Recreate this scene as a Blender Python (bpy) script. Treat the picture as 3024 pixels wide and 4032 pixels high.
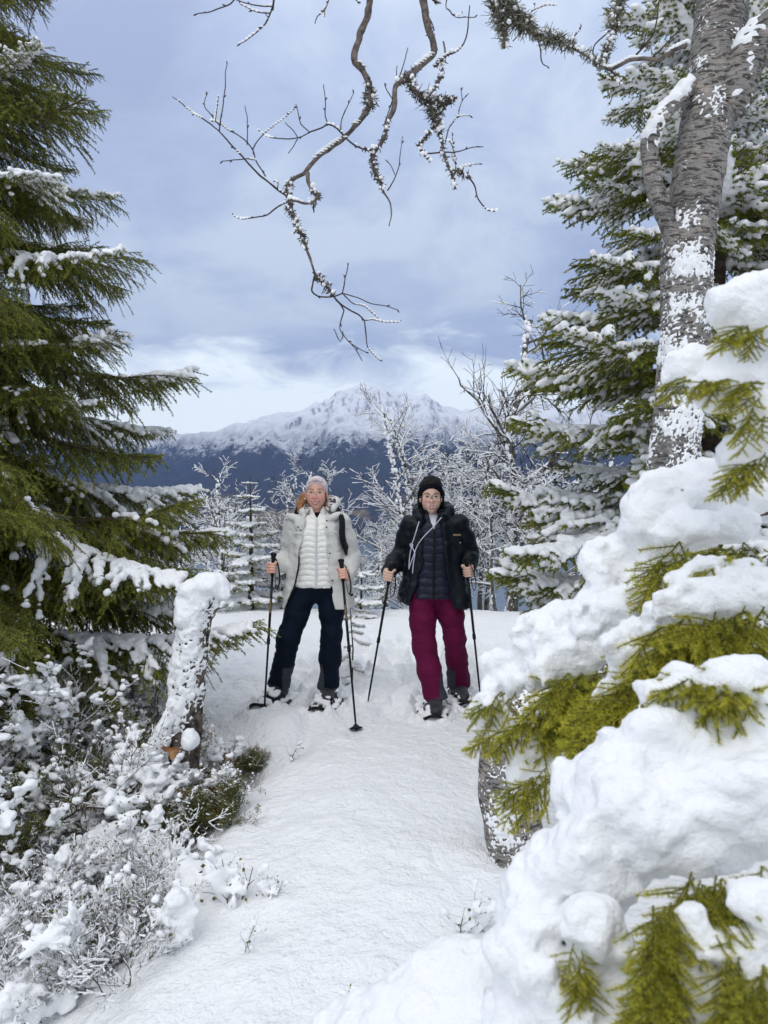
import bpy, math, random
import numpy as np
from mathutils import Vector, Matrix

# ------------------------------------------------------------------ scene, camera, sky, sun, exposure
for o in list(bpy.data.objects):
    bpy.data.objects.remove(o, do_unlink=True)
scene = bpy.context.scene
COL = scene.collection
rnd = random.Random(7)
rng = np.random.default_rng(7)

CAM_Z = 1.6
HORIZON_V = 1900.0            # photograph row of the horizon (4032 rows)
FPX = 3028.0                  # focal length in photograph pixels
PITCH = math.atan((2016 - HORIZON_V) / FPX)
cam_data = bpy.data.cameras.new('camera')
cam = bpy.data.objects.new('camera', cam_data)
COL.objects.link(cam)
cam.location = (0, 0, CAM_Z)
cam.rotation_euler = (math.pi / 2 - PITCH, 0, 0)
cam_data.sensor_fit = 'VERTICAL'
cam_data.sensor_height = 36.0
cam_data.lens = 36.0 * FPX / 4032.0
cam_data.clip_start = 0.05
cam_data.clip_end = 60000
cam_data.dof.use_dof = True
cam_data.dof.focus_distance = 5.3
cam_data.dof.aperture_fstop = 6.5
scene.camera = cam
scene.render.resolution_x, scene.render.resolution_y = 768, 1024

world = bpy.data.worlds.new('World')
scene.world = world
world.use_nodes = True
SUN_EL, SUN_AZ = 52.0, 205.0     # elevation; azimuth clockwise from +Y (behind the photographer, a little to the left)
sun_data = bpy.data.lights.new('sun', 'SUN')
sun_data.energy = 0.95
sun_data.angle = math.radians(40)
sun_data.color = (1.0, 0.97, 0.93)
sun = bpy.data.objects.new('sun', sun_data)
COL.objects.link(sun)
_a, _e = math.radians(SUN_AZ), math.radians(SUN_EL)
_d = Vector((math.sin(_a) * math.cos(_e), math.cos(_a) * math.cos(_e), math.sin(_e)))
sun.rotation_euler = (-_d).to_track_quat('-Z', 'Y').to_euler()
sun.location = _d * 60
scene.view_settings.view_transform = 'Standard'
scene.view_settings.look = 'None'
scene.view_settings.exposure = 0.12
scene.view_settings.gamma = 1.0
scene.view_settings.use_curve_mapping = False
scene.render.engine = 'CYCLES'
scene.cycles.use_denoising = True
scene.cycles.max_bounces = 8
scene.cycles.diffuse_bounces = 4
scene.cycles.glossy_bounces = 3
scene.cycles.transmission_bounces = 4
scene.cycles.transparent_max_bounces = 8
scene.cycles.volume_bounces = 0
scene.cycles.caustics_reflective = False
scene.cycles.caustics_refractive = False


class NT:
    """small helper for writing node trees"""
    def __init__(s, tree, clear=True):
        s.t = tree
        if clear:
            tree.nodes.clear()

    def n(s, kind, **kw):
        nd = s.t.nodes.new(kind)
        for k, v in kw.items():
            if k.startswith('i_'):
                key = k[2:]
                key = int(key) if key.isdigit() else key.replace('_', ' ')
                nd.inputs[key].default_value = v
            else:
                setattr(nd, k, v)
        return nd

    def l(s, a, b):
        s.t.links.new(a, b)

    def math(s, op, a, b=None, c=None, clamp=False):
        nd = s.t.nodes.new('ShaderNodeMath')
        nd.operation = op
        nd.use_clamp = clamp
        for i, x in enumerate((a, b, c)):
            if x is None:
                continue
            if isinstance(x, (int, float)):
                nd.inputs[i].default_value = x
            else:
                s.l(x, nd.inputs[i])
        return nd.outputs[0]

    def mix(s, fac, a, b, blend='MIX'):
        nd = s.t.nodes.new('ShaderNodeMix')
        nd.data_type = 'RGBA'
        nd.blend_type = blend
        for sock, x in ((nd.inputs[0], fac), (nd.inputs[6], a), (nd.inputs[7], b)):
            if isinstance(x, (int, float)):
                sock.default_value = x
            elif isinstance(x, tuple):
                sock.default_value = tuple(x) + (1,) if len(x) == 3 else x
            else:
                s.l(x, sock)
        return nd.outputs[2]

    def ramp(s, fac, stops, interp='LINEAR'):
        nd = s.t.nodes.new('ShaderNodeValToRGB')
        cr = nd.color_ramp
        cr.interpolation = interp
        while len(cr.elements) < len(stops):
            cr.elements.new(0.5)
        for e, (p, c) in zip(cr.elements, stops):
            e.position = p
            e.color = (c, c, c, 1) if isinstance(c, (int, float)) else tuple(c) + (1,)
        s.l(fac, nd.inputs[0])
        return nd.outputs[0]

    def noise(s, vec, scale, detail=3, rough=0.55, dist=0.0):
        nd = s.n('ShaderNodeTexNoise')
        nd.inputs['Scale'].default_value = scale
        nd.inputs['Detail'].default_value = detail
        nd.inputs['Roughness'].default_value = rough
        nd.inputs['Distortion'].default_value = dist
        if vec is not None:
            s.l(vec, nd.inputs['Vector'])
        return nd.outputs[0]

    def mapping(s, vec, scale=(1, 1, 1), loc=(0, 0, 0), rot=(0, 0, 0)):
        nd = s.n('ShaderNodeMapping')
        nd.inputs['Scale'].default_value = scale
        nd.inputs['Location'].default_value = loc
        nd.inputs['Rotation'].default_value = rot
        s.l(vec, nd.inputs['Vector'])
        return nd.outputs[0]


# --- sky: closed cloud deck over a Nishita sky, brighter towards the horizon gap and the zenith
w = NT(world.node_tree)
tc = w.n('ShaderNodeTexCoord')
sep = w.n('ShaderNodeSeparateXYZ')
w.l(tc.outputs['Generated'], sep.inputs[0])
zc = w.math('MAXIMUM', sep.outputs[2], 0.0)
den = w.math('ADD', zc, 0.30)
px = w.math('DIVIDE', sep.outputs[0], den)
py = w.math('DIVIDE', sep.outputs[1], den)
comb = w.n('ShaderNodeCombineXYZ')
w.l(px, comb.inputs[0])
w.l(py, comb.inputs[1])
n1 = w.noise(w.mapping(comb.outputs[0], (1.0, 1.0, 1), (3.1, 0.4, 0)), 1.1, 5, 0.5, 0.5)
n2 = w.noise(w.mapping(comb.outputs[0], (1, 1, 1), (7.7, 2.3, 0)), 3.4, 7, 0.62, 0.5)
nn = w.math('ADD', w.math('MULTIPLY', n1, 0.58), w.math('MULTIPLY', n2, 0.42))
cloud = w.ramp(nn, [(0.38, (0.375, 0.445, 0.65)), (0.49, (0.47, 0.56, 0.765)), (0.58, (0.62, 0.71, 0.86))])
# elevation trend: dark belt low over the mountains, lighter above
elev = w.ramp(zc, [(0.0, 1.0), (0.10, 0.93), (0.17, 0.91), (0.35, 0.96), (0.55, 1.08), (1.0, 1.5)])
cloud = w.mix(1.0, cloud, elev, 'MULTIPLY')
# the deck turns from blue to plain light grey overhead
cloud = w.mix(w.ramp(zc, [(0.50, 0.0), (0.62, 0.45), (0.85, 1.0)]), cloud, (0.92, 0.95, 1.0))
n3 = w.noise(w.mapping(tc.outputs['Generated'], (3.2, 3.2, 9), (0.3, 0.2, 0.9)), 2.4, 5, 0.6, 0.4)
hz = w.math('SUBTRACT', w.math('ADD', w.math('MULTIPLY', n3, 0.19), 0.085), zc)
gap = w.math('MULTIPLY', w.math('MAXIMUM', hz, 0.0), 17.0, clamp=True)
cloud = w.mix(gap, cloud, (1.08, 1.17, 1.20))
sky = w.n('ShaderNodeTexSky')
sky.sky_type = 'NISHITA'
sky.sun_disc = False
sky.sun_elevation = math.radians(SUN_EL)
sky.sun_rotation = math.radians(SUN_AZ)
BGS = 0.1
cl10 = w.mix(1.0, cloud, (1.08 / BGS, 1.075 / BGS, 1.055 / BGS), 'MULTIPLY')
final = w.mix(0.965, sky.outputs[0], cl10)
bg = w.n('ShaderNodeBackground')
bg.inputs[1].default_value = BGS
w.l(final, bg.inputs[0])
wo = w.n('ShaderNodeOutputWorld')
w.l(bg.outputs[0], wo.inputs[0])


# ------------------------------------------------------------------ helpers
def P(u, v, y):
    """point at depth y (metres ahead of the camera along the ground) that stands at photograph pixel u, v"""
    a = (u - 1512.0) / FPX
    b = (2016.0 - v) / FPX
    cp, sp = math.cos(PITCH), math.sin(PITCH)
    dy = cp + b * sp
    dz = -sp + b * cp
    t = y / dy
    return np.array([a * t, y, CAM_Z + dz * t])


_perm = np.random.default_rng(11).permutation(256).astype(np.int32)
_perm = np.concatenate([_perm, _perm, _perm])
_rv = (np.random.default_rng(12).random(256).astype(np.float32) * 2 - 1)


def vnoise(x, y, z):
    x, y, z = np.broadcast_arrays(np.asarray(x, np.float32), np.asarray(y, np.float32), np.asarray(z, np.float32))
    xi, yi, zi = np.floor(x).astype(np.int32), np.floor(y).astype(np.int32), np.floor(z).astype(np.int32)
    fx, fy, fz = x - xi, y - yi, z - zi
    fx, fy, fz = fx * fx * (3 - 2 * fx), fy * fy * (3 - 2 * fy), fz * fz * (3 - 2 * fz)
    xi &= 255; yi &= 255; zi &= 255

    def h(a, b, c):
        return _rv[_perm[_perm[_perm[a] + b] + c]]
    x1, y1, z1 = (xi + 1) & 255, (yi + 1) & 255, (zi + 1) & 255
    a = h(xi, yi, zi) * (1 - fx) + h(x1, yi, zi) * fx
    b = h(xi, y1, zi) * (1 - fx) + h(x1, y1, zi) * fx
    c = h(xi, yi, z1) * (1 - fx) + h(x1, yi, z1) * fx
    d = h(xi, y1, z1) * (1 - fx) + h(x1, y1, z1) * fx
    return (a * (1 - fy) + b * fy) * (1 - fz) + (c * (1 - fy) + d * fy) * fz


def fbm(x, y, z, o=4, gain=0.5):
    s, a = 0.0, 1.0
    for i in range(o):
        s = s + a * vnoise(x * 2 ** i + 17.3 * i, y * 2 ** i + 5.1 * i, z * 2 ** i + 9.7 * i)
        a *= gain
    return s


def new_mesh(name, V, faces, mats, mi=None, smooth=True, tint=None):
    """faces: list of integer arrays (m, 3) or (m, 4); mi: material index per face (same order)"""
    V = np.asarray(V, np.float32)
    fl = [np.asarray(f, np.int32) for f in faces if len(f)]
    me = bpy.data.meshes.new(name)
    me.vertices.add(len(V))
    me.vertices.foreach_set('co', V.ravel())
    nl = sum(f.size for f in fl)
    nf = sum(len(f) for f in fl)
    me.loops.add(nl)
    me.polygons.add(nf)
    if nf:
        me.loops.foreach_set('vertex_index', np.concatenate([f.ravel() for f in fl]))
        tot = np.concatenate([np.full(len(f), f.shape[1], np.int32) for f in fl])
        st = np.concatenate([[0], np.cumsum(tot)[:-1]]).astype(np.int32)
        me.polygons.foreach_set('loop_start', st)
        me.polygons.foreach_set('loop_total', tot)
        me.polygons.foreach_set('use_smooth', np.full(nf, smooth, bool))
    for m in (mats if isinstance(mats, (list, tuple)) else [mats]):
        me.materials.append(m)
    if mi is not None and nf:
        me.polygons.foreach_set('material_index', np.asarray(mi, np.int32))
    if tint is not None:
        at = me.attributes.new('tint', 'FLOAT', 'POINT')
        at.data.foreach_set('value', np.asarray(tint, np.float32))
    me.update(calc_edges=True)
    me.validate()
    return me


class MB:
    """collects vertex and face arrays into one mesh"""
    def __init__(s):
        s.V, s.T, s.Q, s.TM, s.QM, s.A, s.n = [], [], [], [], [], [], 0

    def add(s, V, F, mat=0, tint=0.5):
        V = np.asarray(V, np.float32).reshape(-1, 3)
        F = np.asarray(F, np.int64)
        if len(F) == 0:
            return
        s.V.append(V)
        (s.T if F.shape[1] == 3 else s.Q).append(F + s.n)
        mm = np.full(len(F), mat) if np.isscalar(mat) else np.asarray(mat)
        (s.TM if F.shape[1] == 3 else s.QM).append(mm)
        s.A.append(np.full(len(V), tint) if np.isscalar(tint) else np.asarray(tint))
        s.n += len(V)

    def mesh(s, name, mats, smooth=True):
        T = np.concatenate(s.T) if s.T else np.zeros((0, 3), int)
        Q = np.concatenate(s.Q) if s.Q else np.zeros((0, 4), int)
        mi = np.concatenate((s.TM if s.T else []) + (s.QM if s.Q else []) or [np.zeros(0)])
        V = np.concatenate(s.V) if s.V else np.zeros((0, 3))
        return new_mesh(name, V, [T, Q], mats, mi, smooth, np.concatenate(s.A) if s.A else None)

    def build(s, name, mats, parent=None, smooth=True, **kw):
        return link(name, s.mesh(name, mats, smooth), parent, **kw)


def link(name, me, parent=None, loc=None, **kw):
    o = bpy.data.objects.new(name, me)
    COL.objects.link(o)
    if parent is not None:
        o.parent = parent
    if loc is not None:
        o.location = loc
    if name in ('snow', 'trunk_snow', 'lichen', 'snow_ledge'):
        o['kind'] = 'stuff'          # loose crumbs and lumps nobody could count
    tag(o, **kw)
    return o


def tag(o, label=None, category=None, group=None, kind=None):
    for k, v in (('label', label), ('category', category), ('group', group), ('kind', kind)):
        if v:
            o[k] = v
    return o


def empty(name, loc=(0, 0, 0), rz=0.0, **kw):
    o = bpy.data.objects.new(name, None)
    COL.objects.link(o)
    o.location = loc
    o.rotation_euler = (0, 0, rz)
    o.empty_display_size = 0.2
    tag(o, **kw)
    return o


def copy_tree(o, parent=None, **kw):
    c = o.copy()
    COL.objects.link(c)
    c.parent = parent
    for ch in list(o.children):
        copy_tree(ch, c)
    tag(c, **kw)
    return c


def catmull(pts, step):
    """smooth resampling of a polyline (extra columns, such as radii, come along)"""
    p = np.asarray(pts, float)
    if len(p) < 3:
        n = max(2, int(np.linalg.norm(p[-1, :3] - p[0, :3]) / step) + 1)
        t = np.linspace(0, 1, n)[:, None]
        return p[0] * (1 - t) + p[-1] * t
    q = np.vstack([2 * p[0] - p[1], p, 2 * p[-1] - p[-2]])
    out = []
    for i in range(len(p) - 1):
        p0, p1, p2, p3 = q[i:i + 4]
        n = max(1, int(np.linalg.norm((p2 - p1)[:3]) / step))
        t = (np.arange(n) / n)[:, None]
        out.append(0.5 * (2 * p1 + (p2 - p0) * t + (2 * p0 - 5 * p1 + 4 * p2 - p3) * t ** 2 + (3 * p1 - p0 - 3 * p2 + p3) * t ** 3))
    out.append(p[-1:])
    return np.concatenate(out)


def frames(pts):
    p = np.asarray(pts, float)
    t = np.gradient(p, axis=0)
    t /= np.linalg.norm(t, axis=1)[:, None] + 1e-12
    ref = np.array([0, 0, 1.0]) if abs(t[0, 2]) < 0.9 else np.array([1.0, 0, 0])
    n = np.cross(t[0], ref); n /= np.linalg.norm(n)
    N = [n]
    for i in range(1, len(p)):
        n = N[-1] - t[i] * np.dot(N[-1], t[i])
        n /= np.linalg.norm(n) + 1e-12
        N.append(n)
    N = np.array(N)
    return t, N, np.cross(t, N)


def tube(pts, rad, sides=8, cap=True, disp=None):
    """-> V, quads, cap triangles; disp(i, k) array of radius offsets"""
    p = np.asarray(pts, float)
    n = len(p)
    r = np.broadcast_to(np.asarray(rad, float), (n,))
    t, N, B = frames(p)
    a = np.arange(sides) / sides * 2 * math.pi
    R = np.repeat(r[:, None], sides, 1)
    if disp is not None:
        R = R + disp
    V = p[:, None] + R[..., None] * (np.cos(a)[None, :, None] * N[:, None] + np.sin(a)[None, :, None] * B[:, None])
    i = np.arange(n - 1)[:, None] * sides
    k = np.arange(sides)[None]
    k2 = (k + 1) % sides
    Q = np.stack([i + k, i + k2, i + sides + k2, i + sides + k], -1).reshape(-1, 4)
    V = V.reshape(-1, 3)
    T = np.zeros((0, 3), int)
    if cap:
        V = np.vstack([V, p[0], p[-1]])
        kk = np.arange(sides)
        T = np.vstack([np.stack([(kk + 1) % sides, kk, np.full(sides, n * sides)], 1),
                       np.stack([(n - 1) * sides + kk, (n - 1) * sides + (kk + 1) % sides, np.full(sides, n * sides + 1)], 1)])
    return V, Q, T


def add_tube(mb, pts, rad, sides=8, mat=0, cap=True, disp=None, tint=0.5):
    V, Q, T = tube(pts, rad, sides, cap, disp)
    b = mb.n
    mb.add(V, Q, mat, tint)
    if len(T):
        mb.T.append(T + b)
        mb.TM.append(np.full(len(T), mat))


def prisms(A, B, ra, rb, k=3):
    """many straight tapered prisms at once, open ends closed by taper"""
    A, B = np.asarray(A, float), np.asarray(B, float)
    n = len(A)
    ra = np.broadcast_to(np.asarray(ra, float), (n,)); rb = np.broadcast_to(np.asarray(rb, float), (n,))
    d = B - A
    d = d / (np.linalg.norm(d, axis=1)[:, None] + 1e-12)
    ref = np.where(np.abs(d[:, 2:3]) < 0.9, np.array([[0, 0, 1.0]]), np.array([[1.0, 0, 0]]))
    u = np.cross(d, ref); u /= np.linalg.norm(u, axis=1)[:, None] + 1e-12
    v = np.cross(d, u)
    a = np.arange(k) / k * 2 * math.pi
    ring = np.cos(a)[None, :, None] * u[:, None] + np.sin(a)[None, :, None] * v[:, None]
    V = np.concatenate([A[:, None] + ra[:, None, None] * ring, B[:, None] + rb[:, None, None] * ring], 1).reshape(-1, 3)
    i = np.arange(n)[:, None] * 2 * k
    kk = np.arange(k)[None]
    k2 = (kk + 1) % k
    Q = np.stack([i + kk, i + k2, i + k + k2, i + k + kk], -1).reshape(-1, 4)
    return V, Q


_ico = None


def blobs(C, R, seed=0, sub=1):
    """many small lumpy pebbles (snow crumbs, buds) at once"""
    global _ico
    if _ico is None:
        import bmesh
        _ico = {}
        for s_ in (1, 2):
            bm = bmesh.new()
            bmesh.ops.create_icosphere(bm, subdivisions=s_, radius=1)
            bm.verts.index_update()
            _ico[s_] = (np.array([v.co[:] for v in bm.verts]), np.array([[v.index for v in f.verts] for f in bm.faces]))
            bm.free()
    V0, F0 = _ico[sub]
    C = np.asarray(C, float).reshape(-1, 3)
    R = np.asarray(R, float)
    if R.ndim == 1:
        R = np.repeat(R[:, None], 3, 1)
    g = np.random.default_rng(seed)
    J = 1 + 0.22 * (g.random((len(C), len(V0), 1)) - 0.5)
    V = C[:, None] + R[:, None] * V0[None] * J
    F = F0[None] + (np.arange(len(C)) * len(V0))[:, None, None]
    return V.reshape(-1, 3), F.reshape(-1, 3)


class Field:
    """signed distance grid; smooth unions of round cones and ellipsoids, meshed by surface nets"""
    def __init__(s, lo, hi, h):
        s.lo = np.asarray(lo, float)
        s.h = h
        s.n = np.ceil((np.asarray(hi, float) - s.lo) / h).astype(int) + 1
        s.d = np.full(s.n, 1.0, np.float32)
        s.ax = [(s.lo[i] + h * np.arange(s.n[i])).astype(np.float32) for i in range(3)]

    def sl(s, lo, hi, m):
        a = np.clip(np.floor((np.asarray(lo) - m - s.lo) / s.h).astype(int), 0, s.n)
        b = np.clip(np.ceil((np.asarray(hi) + m - s.lo) / s.h).astype(int) + 1, 0, s.n)
        if np.any(b <= a):
            return None
        S = tuple(slice(a[i], b[i]) for i in range(3))
        return S, s.ax[0][S[0]][:, None, None], s.ax[1][S[1]][None, :, None], s.ax[2][S[2]][None, None, :]

    @staticmethod
    def smin(a, b, k):
        if k <= 0:
            return np.minimum(a, b)
        h = np.maximum(k - np.abs(a - b), 0) / k
        return np.minimum(a, b) - h * h * k * 0.25

    def fn(s, lo, hi, f, k=0.0, op='u'):
        g = s.sl(lo, hi, k + 3 * s.h)
        if g is None:
            return
        S, X, Y, Z = g
        d = f(X, Y, Z).astype(np.float32)
        if op == 'u':
            s.d[S] = s.smin(s.d[S], d, k)
        elif op == 's':
            s.d[S] = -s.smin(-s.d[S], d, k)
        else:
            s.d[S] = -s.smin(-s.d[S], -d, k)

    def cone(s, a, b, ra, rb=None, k=0.02, op='u'):
        a, b = np.asarray(a, float), np.asarray(b, float)
        rb = ra if rb is None else rb
        m = max(ra, rb)
        ab = b - a
        L2 = float(ab @ ab) + 1e-12

        def f(X, Y, Z):
            t = ((X - a[0]) * ab[0] + (Y - a[1]) * ab[1] + (Z - a[2]) * ab[2]) / L2
            t = np.clip(t, 0, 1)
            return np.sqrt((X - a[0] - t * ab[0]) ** 2 + (Y - a[1] - t * ab[1]) ** 2 + (Z - a[2] - t * ab[2]) ** 2) - (ra + (rb - ra) * t)
        s.fn(np.minimum(a, b) - m, np.maximum(a, b) + m, f, k, op)

    def chain(s, pts, rad, k=0.02, op='u'):
        for i in range(len(pts) - 1):
            s.cone(pts[i], pts[i + 1], rad[i], rad[i + 1], k, op)

    def ell(s, c, r, k=0.02, op='u', rot=None):
        c = np.asarray(c, float)
        r = np.asarray(r, float) if not np.isscalar(r) else np.array([r, r, r], float)
        mr = float(r.min())
        ext = float(r.max()) if rot is not None else r
        Rm = None if rot is None else np.asarray(rot, float)

        def f(X, Y, Z):
            x, y, z = X - c[0], Y - c[1], Z - c[2]
            if Rm is not None:
                x, y, z = (Rm[0, 0] * x + Rm[1, 0] * y + Rm[2, 0] * z, Rm[0, 1] * x + Rm[1, 1] * y + Rm[2, 1] * z,
                           Rm[0, 2] * x + Rm[1, 2] * y + Rm[2, 2] * z)
            q = np.sqrt((x / r[0]) ** 2 + (y / r[1]) ** 2 + (z / r[2]) ** 2)
            g = np.sqrt((x / r[0] ** 2) ** 2 + (y / r[1] ** 2) ** 2 + (z / r[2] ** 2) ** 2) + 1e-6
            return np.clip(q * (q - 1) / g, -1, 1)
        s.fn(c - ext, c + ext, f, k, op)

    def noise(s, amp, freq, o=2, band=None, bias=0.0):
        fr = np.broadcast_to(np.asarray(freq, float), (3,))
        band = band or (amp * 2.5 + 3 * s.h)
        I = np.nonzero(np.abs(s.d) < band)
        if len(I[0]):
            x, y, z = (s.ax[i][I[i]] for i in range(3))
            s.d[I] += (amp * (fbm(x * fr[0], y * fr[1], z * fr[2], o) + bias)).astype(np.float32)

    def mesh(s):
        d = s.d
        ins = d < 0
        c = np.zeros(np.array(d.shape) - 1, np.uint8)
        for i in (0, 1):
            for j in (0, 1):
                for k in (0, 1):
                    c += ins[i:d.shape[0] - 1 + i, j:d.shape[1] - 1 + j, k:d.shape[2] - 1 + k]
        act = (c > 0) & (c < 8)
        I = np.argwhere(act)
        if len(I) == 0:
            return np.zeros((0, 3)), np.zeros((0, 4), int)
        idx = np.full(c.shape, -1, np.int64)
        idx[act] = np.arange(len(I))
        co = {}
        for i in (0, 1):
            for j in (0, 1):
                for k in (0, 1):
                    co[i, j, k] = d[I[:, 0] + i, I[:, 1] + j, I[:, 2] + k]
        acc = np.zeros((len(I), 3)); cnt = np.zeros(len(I))
        for a in co:
            for axn in range(3):
                if a[axn]:
                    continue
                b = list(a); b[axn] = 1; b = tuple(b)
                va, vb = co[a], co[b]
                m = (va < 0) != (vb < 0)
                t = np.where(m, va / np.where(m, va - vb, 1), 0)
                pnt = np.array(a, float)[None].repeat(len(I), 0)
                pnt[:, axn] += t
                acc[m] += pnt[m]; cnt[m] += 1
        V = s.lo + s.h * (I + acc / cnt[:, None])
        faces = []
        for axn in range(3):
            S0 = [slice(None)] * 3; S1 = [slice(None)] * 3
            S0[axn] = slice(0, -1); S1[axn] = slice(1, None)
            e = ins[tuple(S0)] != ins[tuple(S1)]
            E_ = np.argwhere(e)
            u_, v_ = [(1, 2), (2, 0), (0, 1)][axn]
            ok = (E_[:, u_] > 0) & (E_[:, v_] > 0) & (E_[:, u_] < s.n[u_] - 1) & (E_[:, v_] < s.n[v_] - 1)
            E_ = E_[ok]
            if len(E_) == 0:
                continue

            def cell(du, dv):
                q = E_.copy(); q[:, u_] -= du; q[:, v_] -= dv
                return idx[q[:, 0], q[:, 1], q[:, 2]]
            q = np.stack([cell(1, 1), cell(0, 1), cell(0, 0), cell(1, 0)], 1)
            flip = ~ins[E_[:, 0], E_[:, 1], E_[:, 2]]
            q[flip] = q[flip][:, ::-1]
            faces.append(q)
        return V, np.concatenate(faces)

    def add_to(s, mb, mat=0, tint=0.5, relax=0):
        V, Q = s.mesh()
        if relax and len(V):
            V = relax_mesh(V, Q, relax)
        if callable(mat):
            cen = V[Q].mean(1)
            mat = mat(cen)
        mb.add(V, Q, mat, tint)

    def build(s, name, mat, parent=None, relax=0, **kw):
        mb = MB()
        s.add_to(mb, 0, relax=relax)
        return mb.build(name, mat, parent, **kw)


def relax_mesh(V, Q, it):
    e = np.concatenate([Q[:, [0, 1]], Q[:, [1, 2]], Q[:, [2, 3]], Q[:, [3, 0]]])
    for _ in range(it):
        s_ = np.zeros_like(V); c_ = np.zeros(len(V))
        for a, b in ((0, 1), (1, 0)):
            for k in range(3):
                s_[:, k] += np.bincount(e[:, a], V[e[:, b], k], len(V))
            c_ += np.bincount(e[:, a], minlength=len(V))
        V = 0.5 * V + 0.5 * s_ / np.maximum(c_, 1)[:, None]
    return V


# ------------------------------------------------------------------ materials
def pmat(name, col=(0.5, 0.5, 0.5), rough=0.6, spec=0.4, metal=0.0, var=0.0, vscale=8, bump=0.0, bscale=60, bdist=0.004, sheen=0.0, col2=None, sss=0.0):
    m = bpy.data.materials.new(name)
    m.use_nodes = True
    t = NT(m.node_tree)
    b = t.n('ShaderNodeBsdfPrincipled')
    b.inputs['Roughness'].default_value = rough
    b.inputs['Specular IOR Level'].default_value = spec
    b.inputs['Metallic'].default_value = metal
    if sheen:
        b.inputs['Sheen Weight'].default_value = sheen
    if sss:
        b.inputs['Subsurface Weight'].default_value = sss
        b.inputs['Subsurface Radius'].default_value = (0.01, 0.005, 0.003)
        b.inputs['Subsurface Scale'].default_value = 0.3
    tc = t.n('ShaderNodeTexCoord')
    if var or col2:
        n = t.noise(tc.outputs['Object'], vscale, 4)
        c2 = col2 or tuple(min(1, c * (1 + var)) for c in col)
        c1 = col if col2 else tuple(c * (1 - var) for c in col)
        t.l(t.mix(t.ramp(n, [(0.35, 0.0), (0.65, 1.0)]), c1, c2), b.inputs['Base Color'])
    else:
        b.inputs['Base Color'].default_value = tuple(col) + (1,)
    if bump:
        bn = t.n('ShaderNodeBump')
        bn.inputs['Strength'].default_value = bump
        bn.inputs['Distance'].default_value = bdist
        t.l(t.noise(tc.outputs['Object'], bscale, 4), bn.inputs['Height'])
        t.l(bn.outputs[0], b.inputs['Normal'])
    o = t.n('ShaderNodeOutputMaterial')
    t.l(b.outputs[0], o.inputs[0])
    return m


def snow_mat(name, fine=90, mid=26, amp=0.010, strength=0.6):
    m = bpy.data.materials.new(name)
    m.use_nodes = True
    t = NT(m.node_tree)
    b = t.n('ShaderNodeBsdfPrincipled')
    tc = t.n('ShaderNodeTexCoord')
    n1 = t.noise(tc.outputs['Object'], mid, 3, 0.55)
    n2 = t.noise(tc.outputs['Object'], fine, 3, 0.6)
    h = t.math('ADD', t.math('MULTIPLY', n1, 1.0), t.math('MULTIPLY', n2, 0.4))
    b.inputs['Base Color'].default_value = (0.90, 0.905, 0.915, 1)
    b.inputs['Roughness'].default_value = 0.7
    b.inputs['Specular IOR Level'].default_value = 0.15
    bn = t.n('ShaderNodeBump')
    bn.inputs['Strength'].default_value = strength
    bn.inputs['Distance'].default_value = amp
    t.l(h, bn.inputs['Height'])
    t.l(bn.outputs[0], b.inputs['Normal'])
    o = t.n('ShaderNodeOutputMaterial')
    t.l(b.outputs[0], o.inputs[0])
    return m


M_SNOW = snow_mat('snow_clump', 130, 42, 0.012, 0.6)
M_SNOW_GROUND = snow_mat('snow_ground', 70, 19, 0.030, 0.85)
M_SNOW_SOFT = snow_mat('snow_soft', 95, 24, 0.018, 0.6)


def needle_mat(name, dark, mid, light):
    m = bpy.data.materials.new(name)
    m.use_nodes = True
    t = NT(m.node_tree)
    b = t.n('ShaderNodeBsdfPrincipled')
    at = t.n('ShaderNodeAttribute')
    at.attribute_name = 'tint'
    oi = t.n('ShaderNodeObjectInfo')
    f = t.math('ADD', at.outputs['Fac'], t.math('MULTIPLY', t.math('SUBTRACT', oi.outputs['Random'], 0.5), 0.25))
    t.l(t.ramp(f, [(0.0, dark), (0.5, mid), (1.0, light)]), b.inputs['Base Color'])
    b.inputs['Roughness'].default_value = 0.5
    b.inputs['Specular IOR Level'].default_value = 0.3
    o = t.n('ShaderNodeOutputMaterial')
    t.l(b.outputs[0], o.inputs[0])
    return m


M_NEEDLE = needle_mat('spruce_needles', (0.050, 0.070, 0.012), (0.135, 0.165, 0.020), (0.31, 0.32, 0.035))
M_NEEDLE_NEAR = needle_mat('spruce_needles_near', (0.11, 0.13, 0.014), (0.32, 0.335, 0.028), (0.60, 0.54, 0.045))
M_TWIG = pmat('twig_bark', (0.085, 0.058, 0.038), 0.8, 0.2, var=0.35, vscale=30)
M_TWIG_DARK = pmat('dark_twig_bark', (0.045, 0.034, 0.03), 0.75, 0.25, var=0.4, vscale=40)
M_BRANCH = pmat('birch_limb_bark', (0.055, 0.042, 0.038), 0.7, 0.2, col2=(0.19, 0.155, 0.135), vscale=40, bump=0.5, bscale=120)
M_LICHEN = pmat('lichen', (0.10, 0.095, 0.07), 0.9, 0.1, col2=(0.30, 0.29, 0.22), vscale=60)
M_LICHEN_DARK = pmat('lichen_dark', (0.045, 0.04, 0.032), 0.9, 0.1, col2=(0.19, 0.18, 0.14), vscale=60)
M_SPRUCE_BARK = pmat('spruce_bark', (0.07, 0.052, 0.04), 0.85, 0.2, var=0.4, vscale=25, bump=0.8, bscale=40, bdist=0.01)


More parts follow.
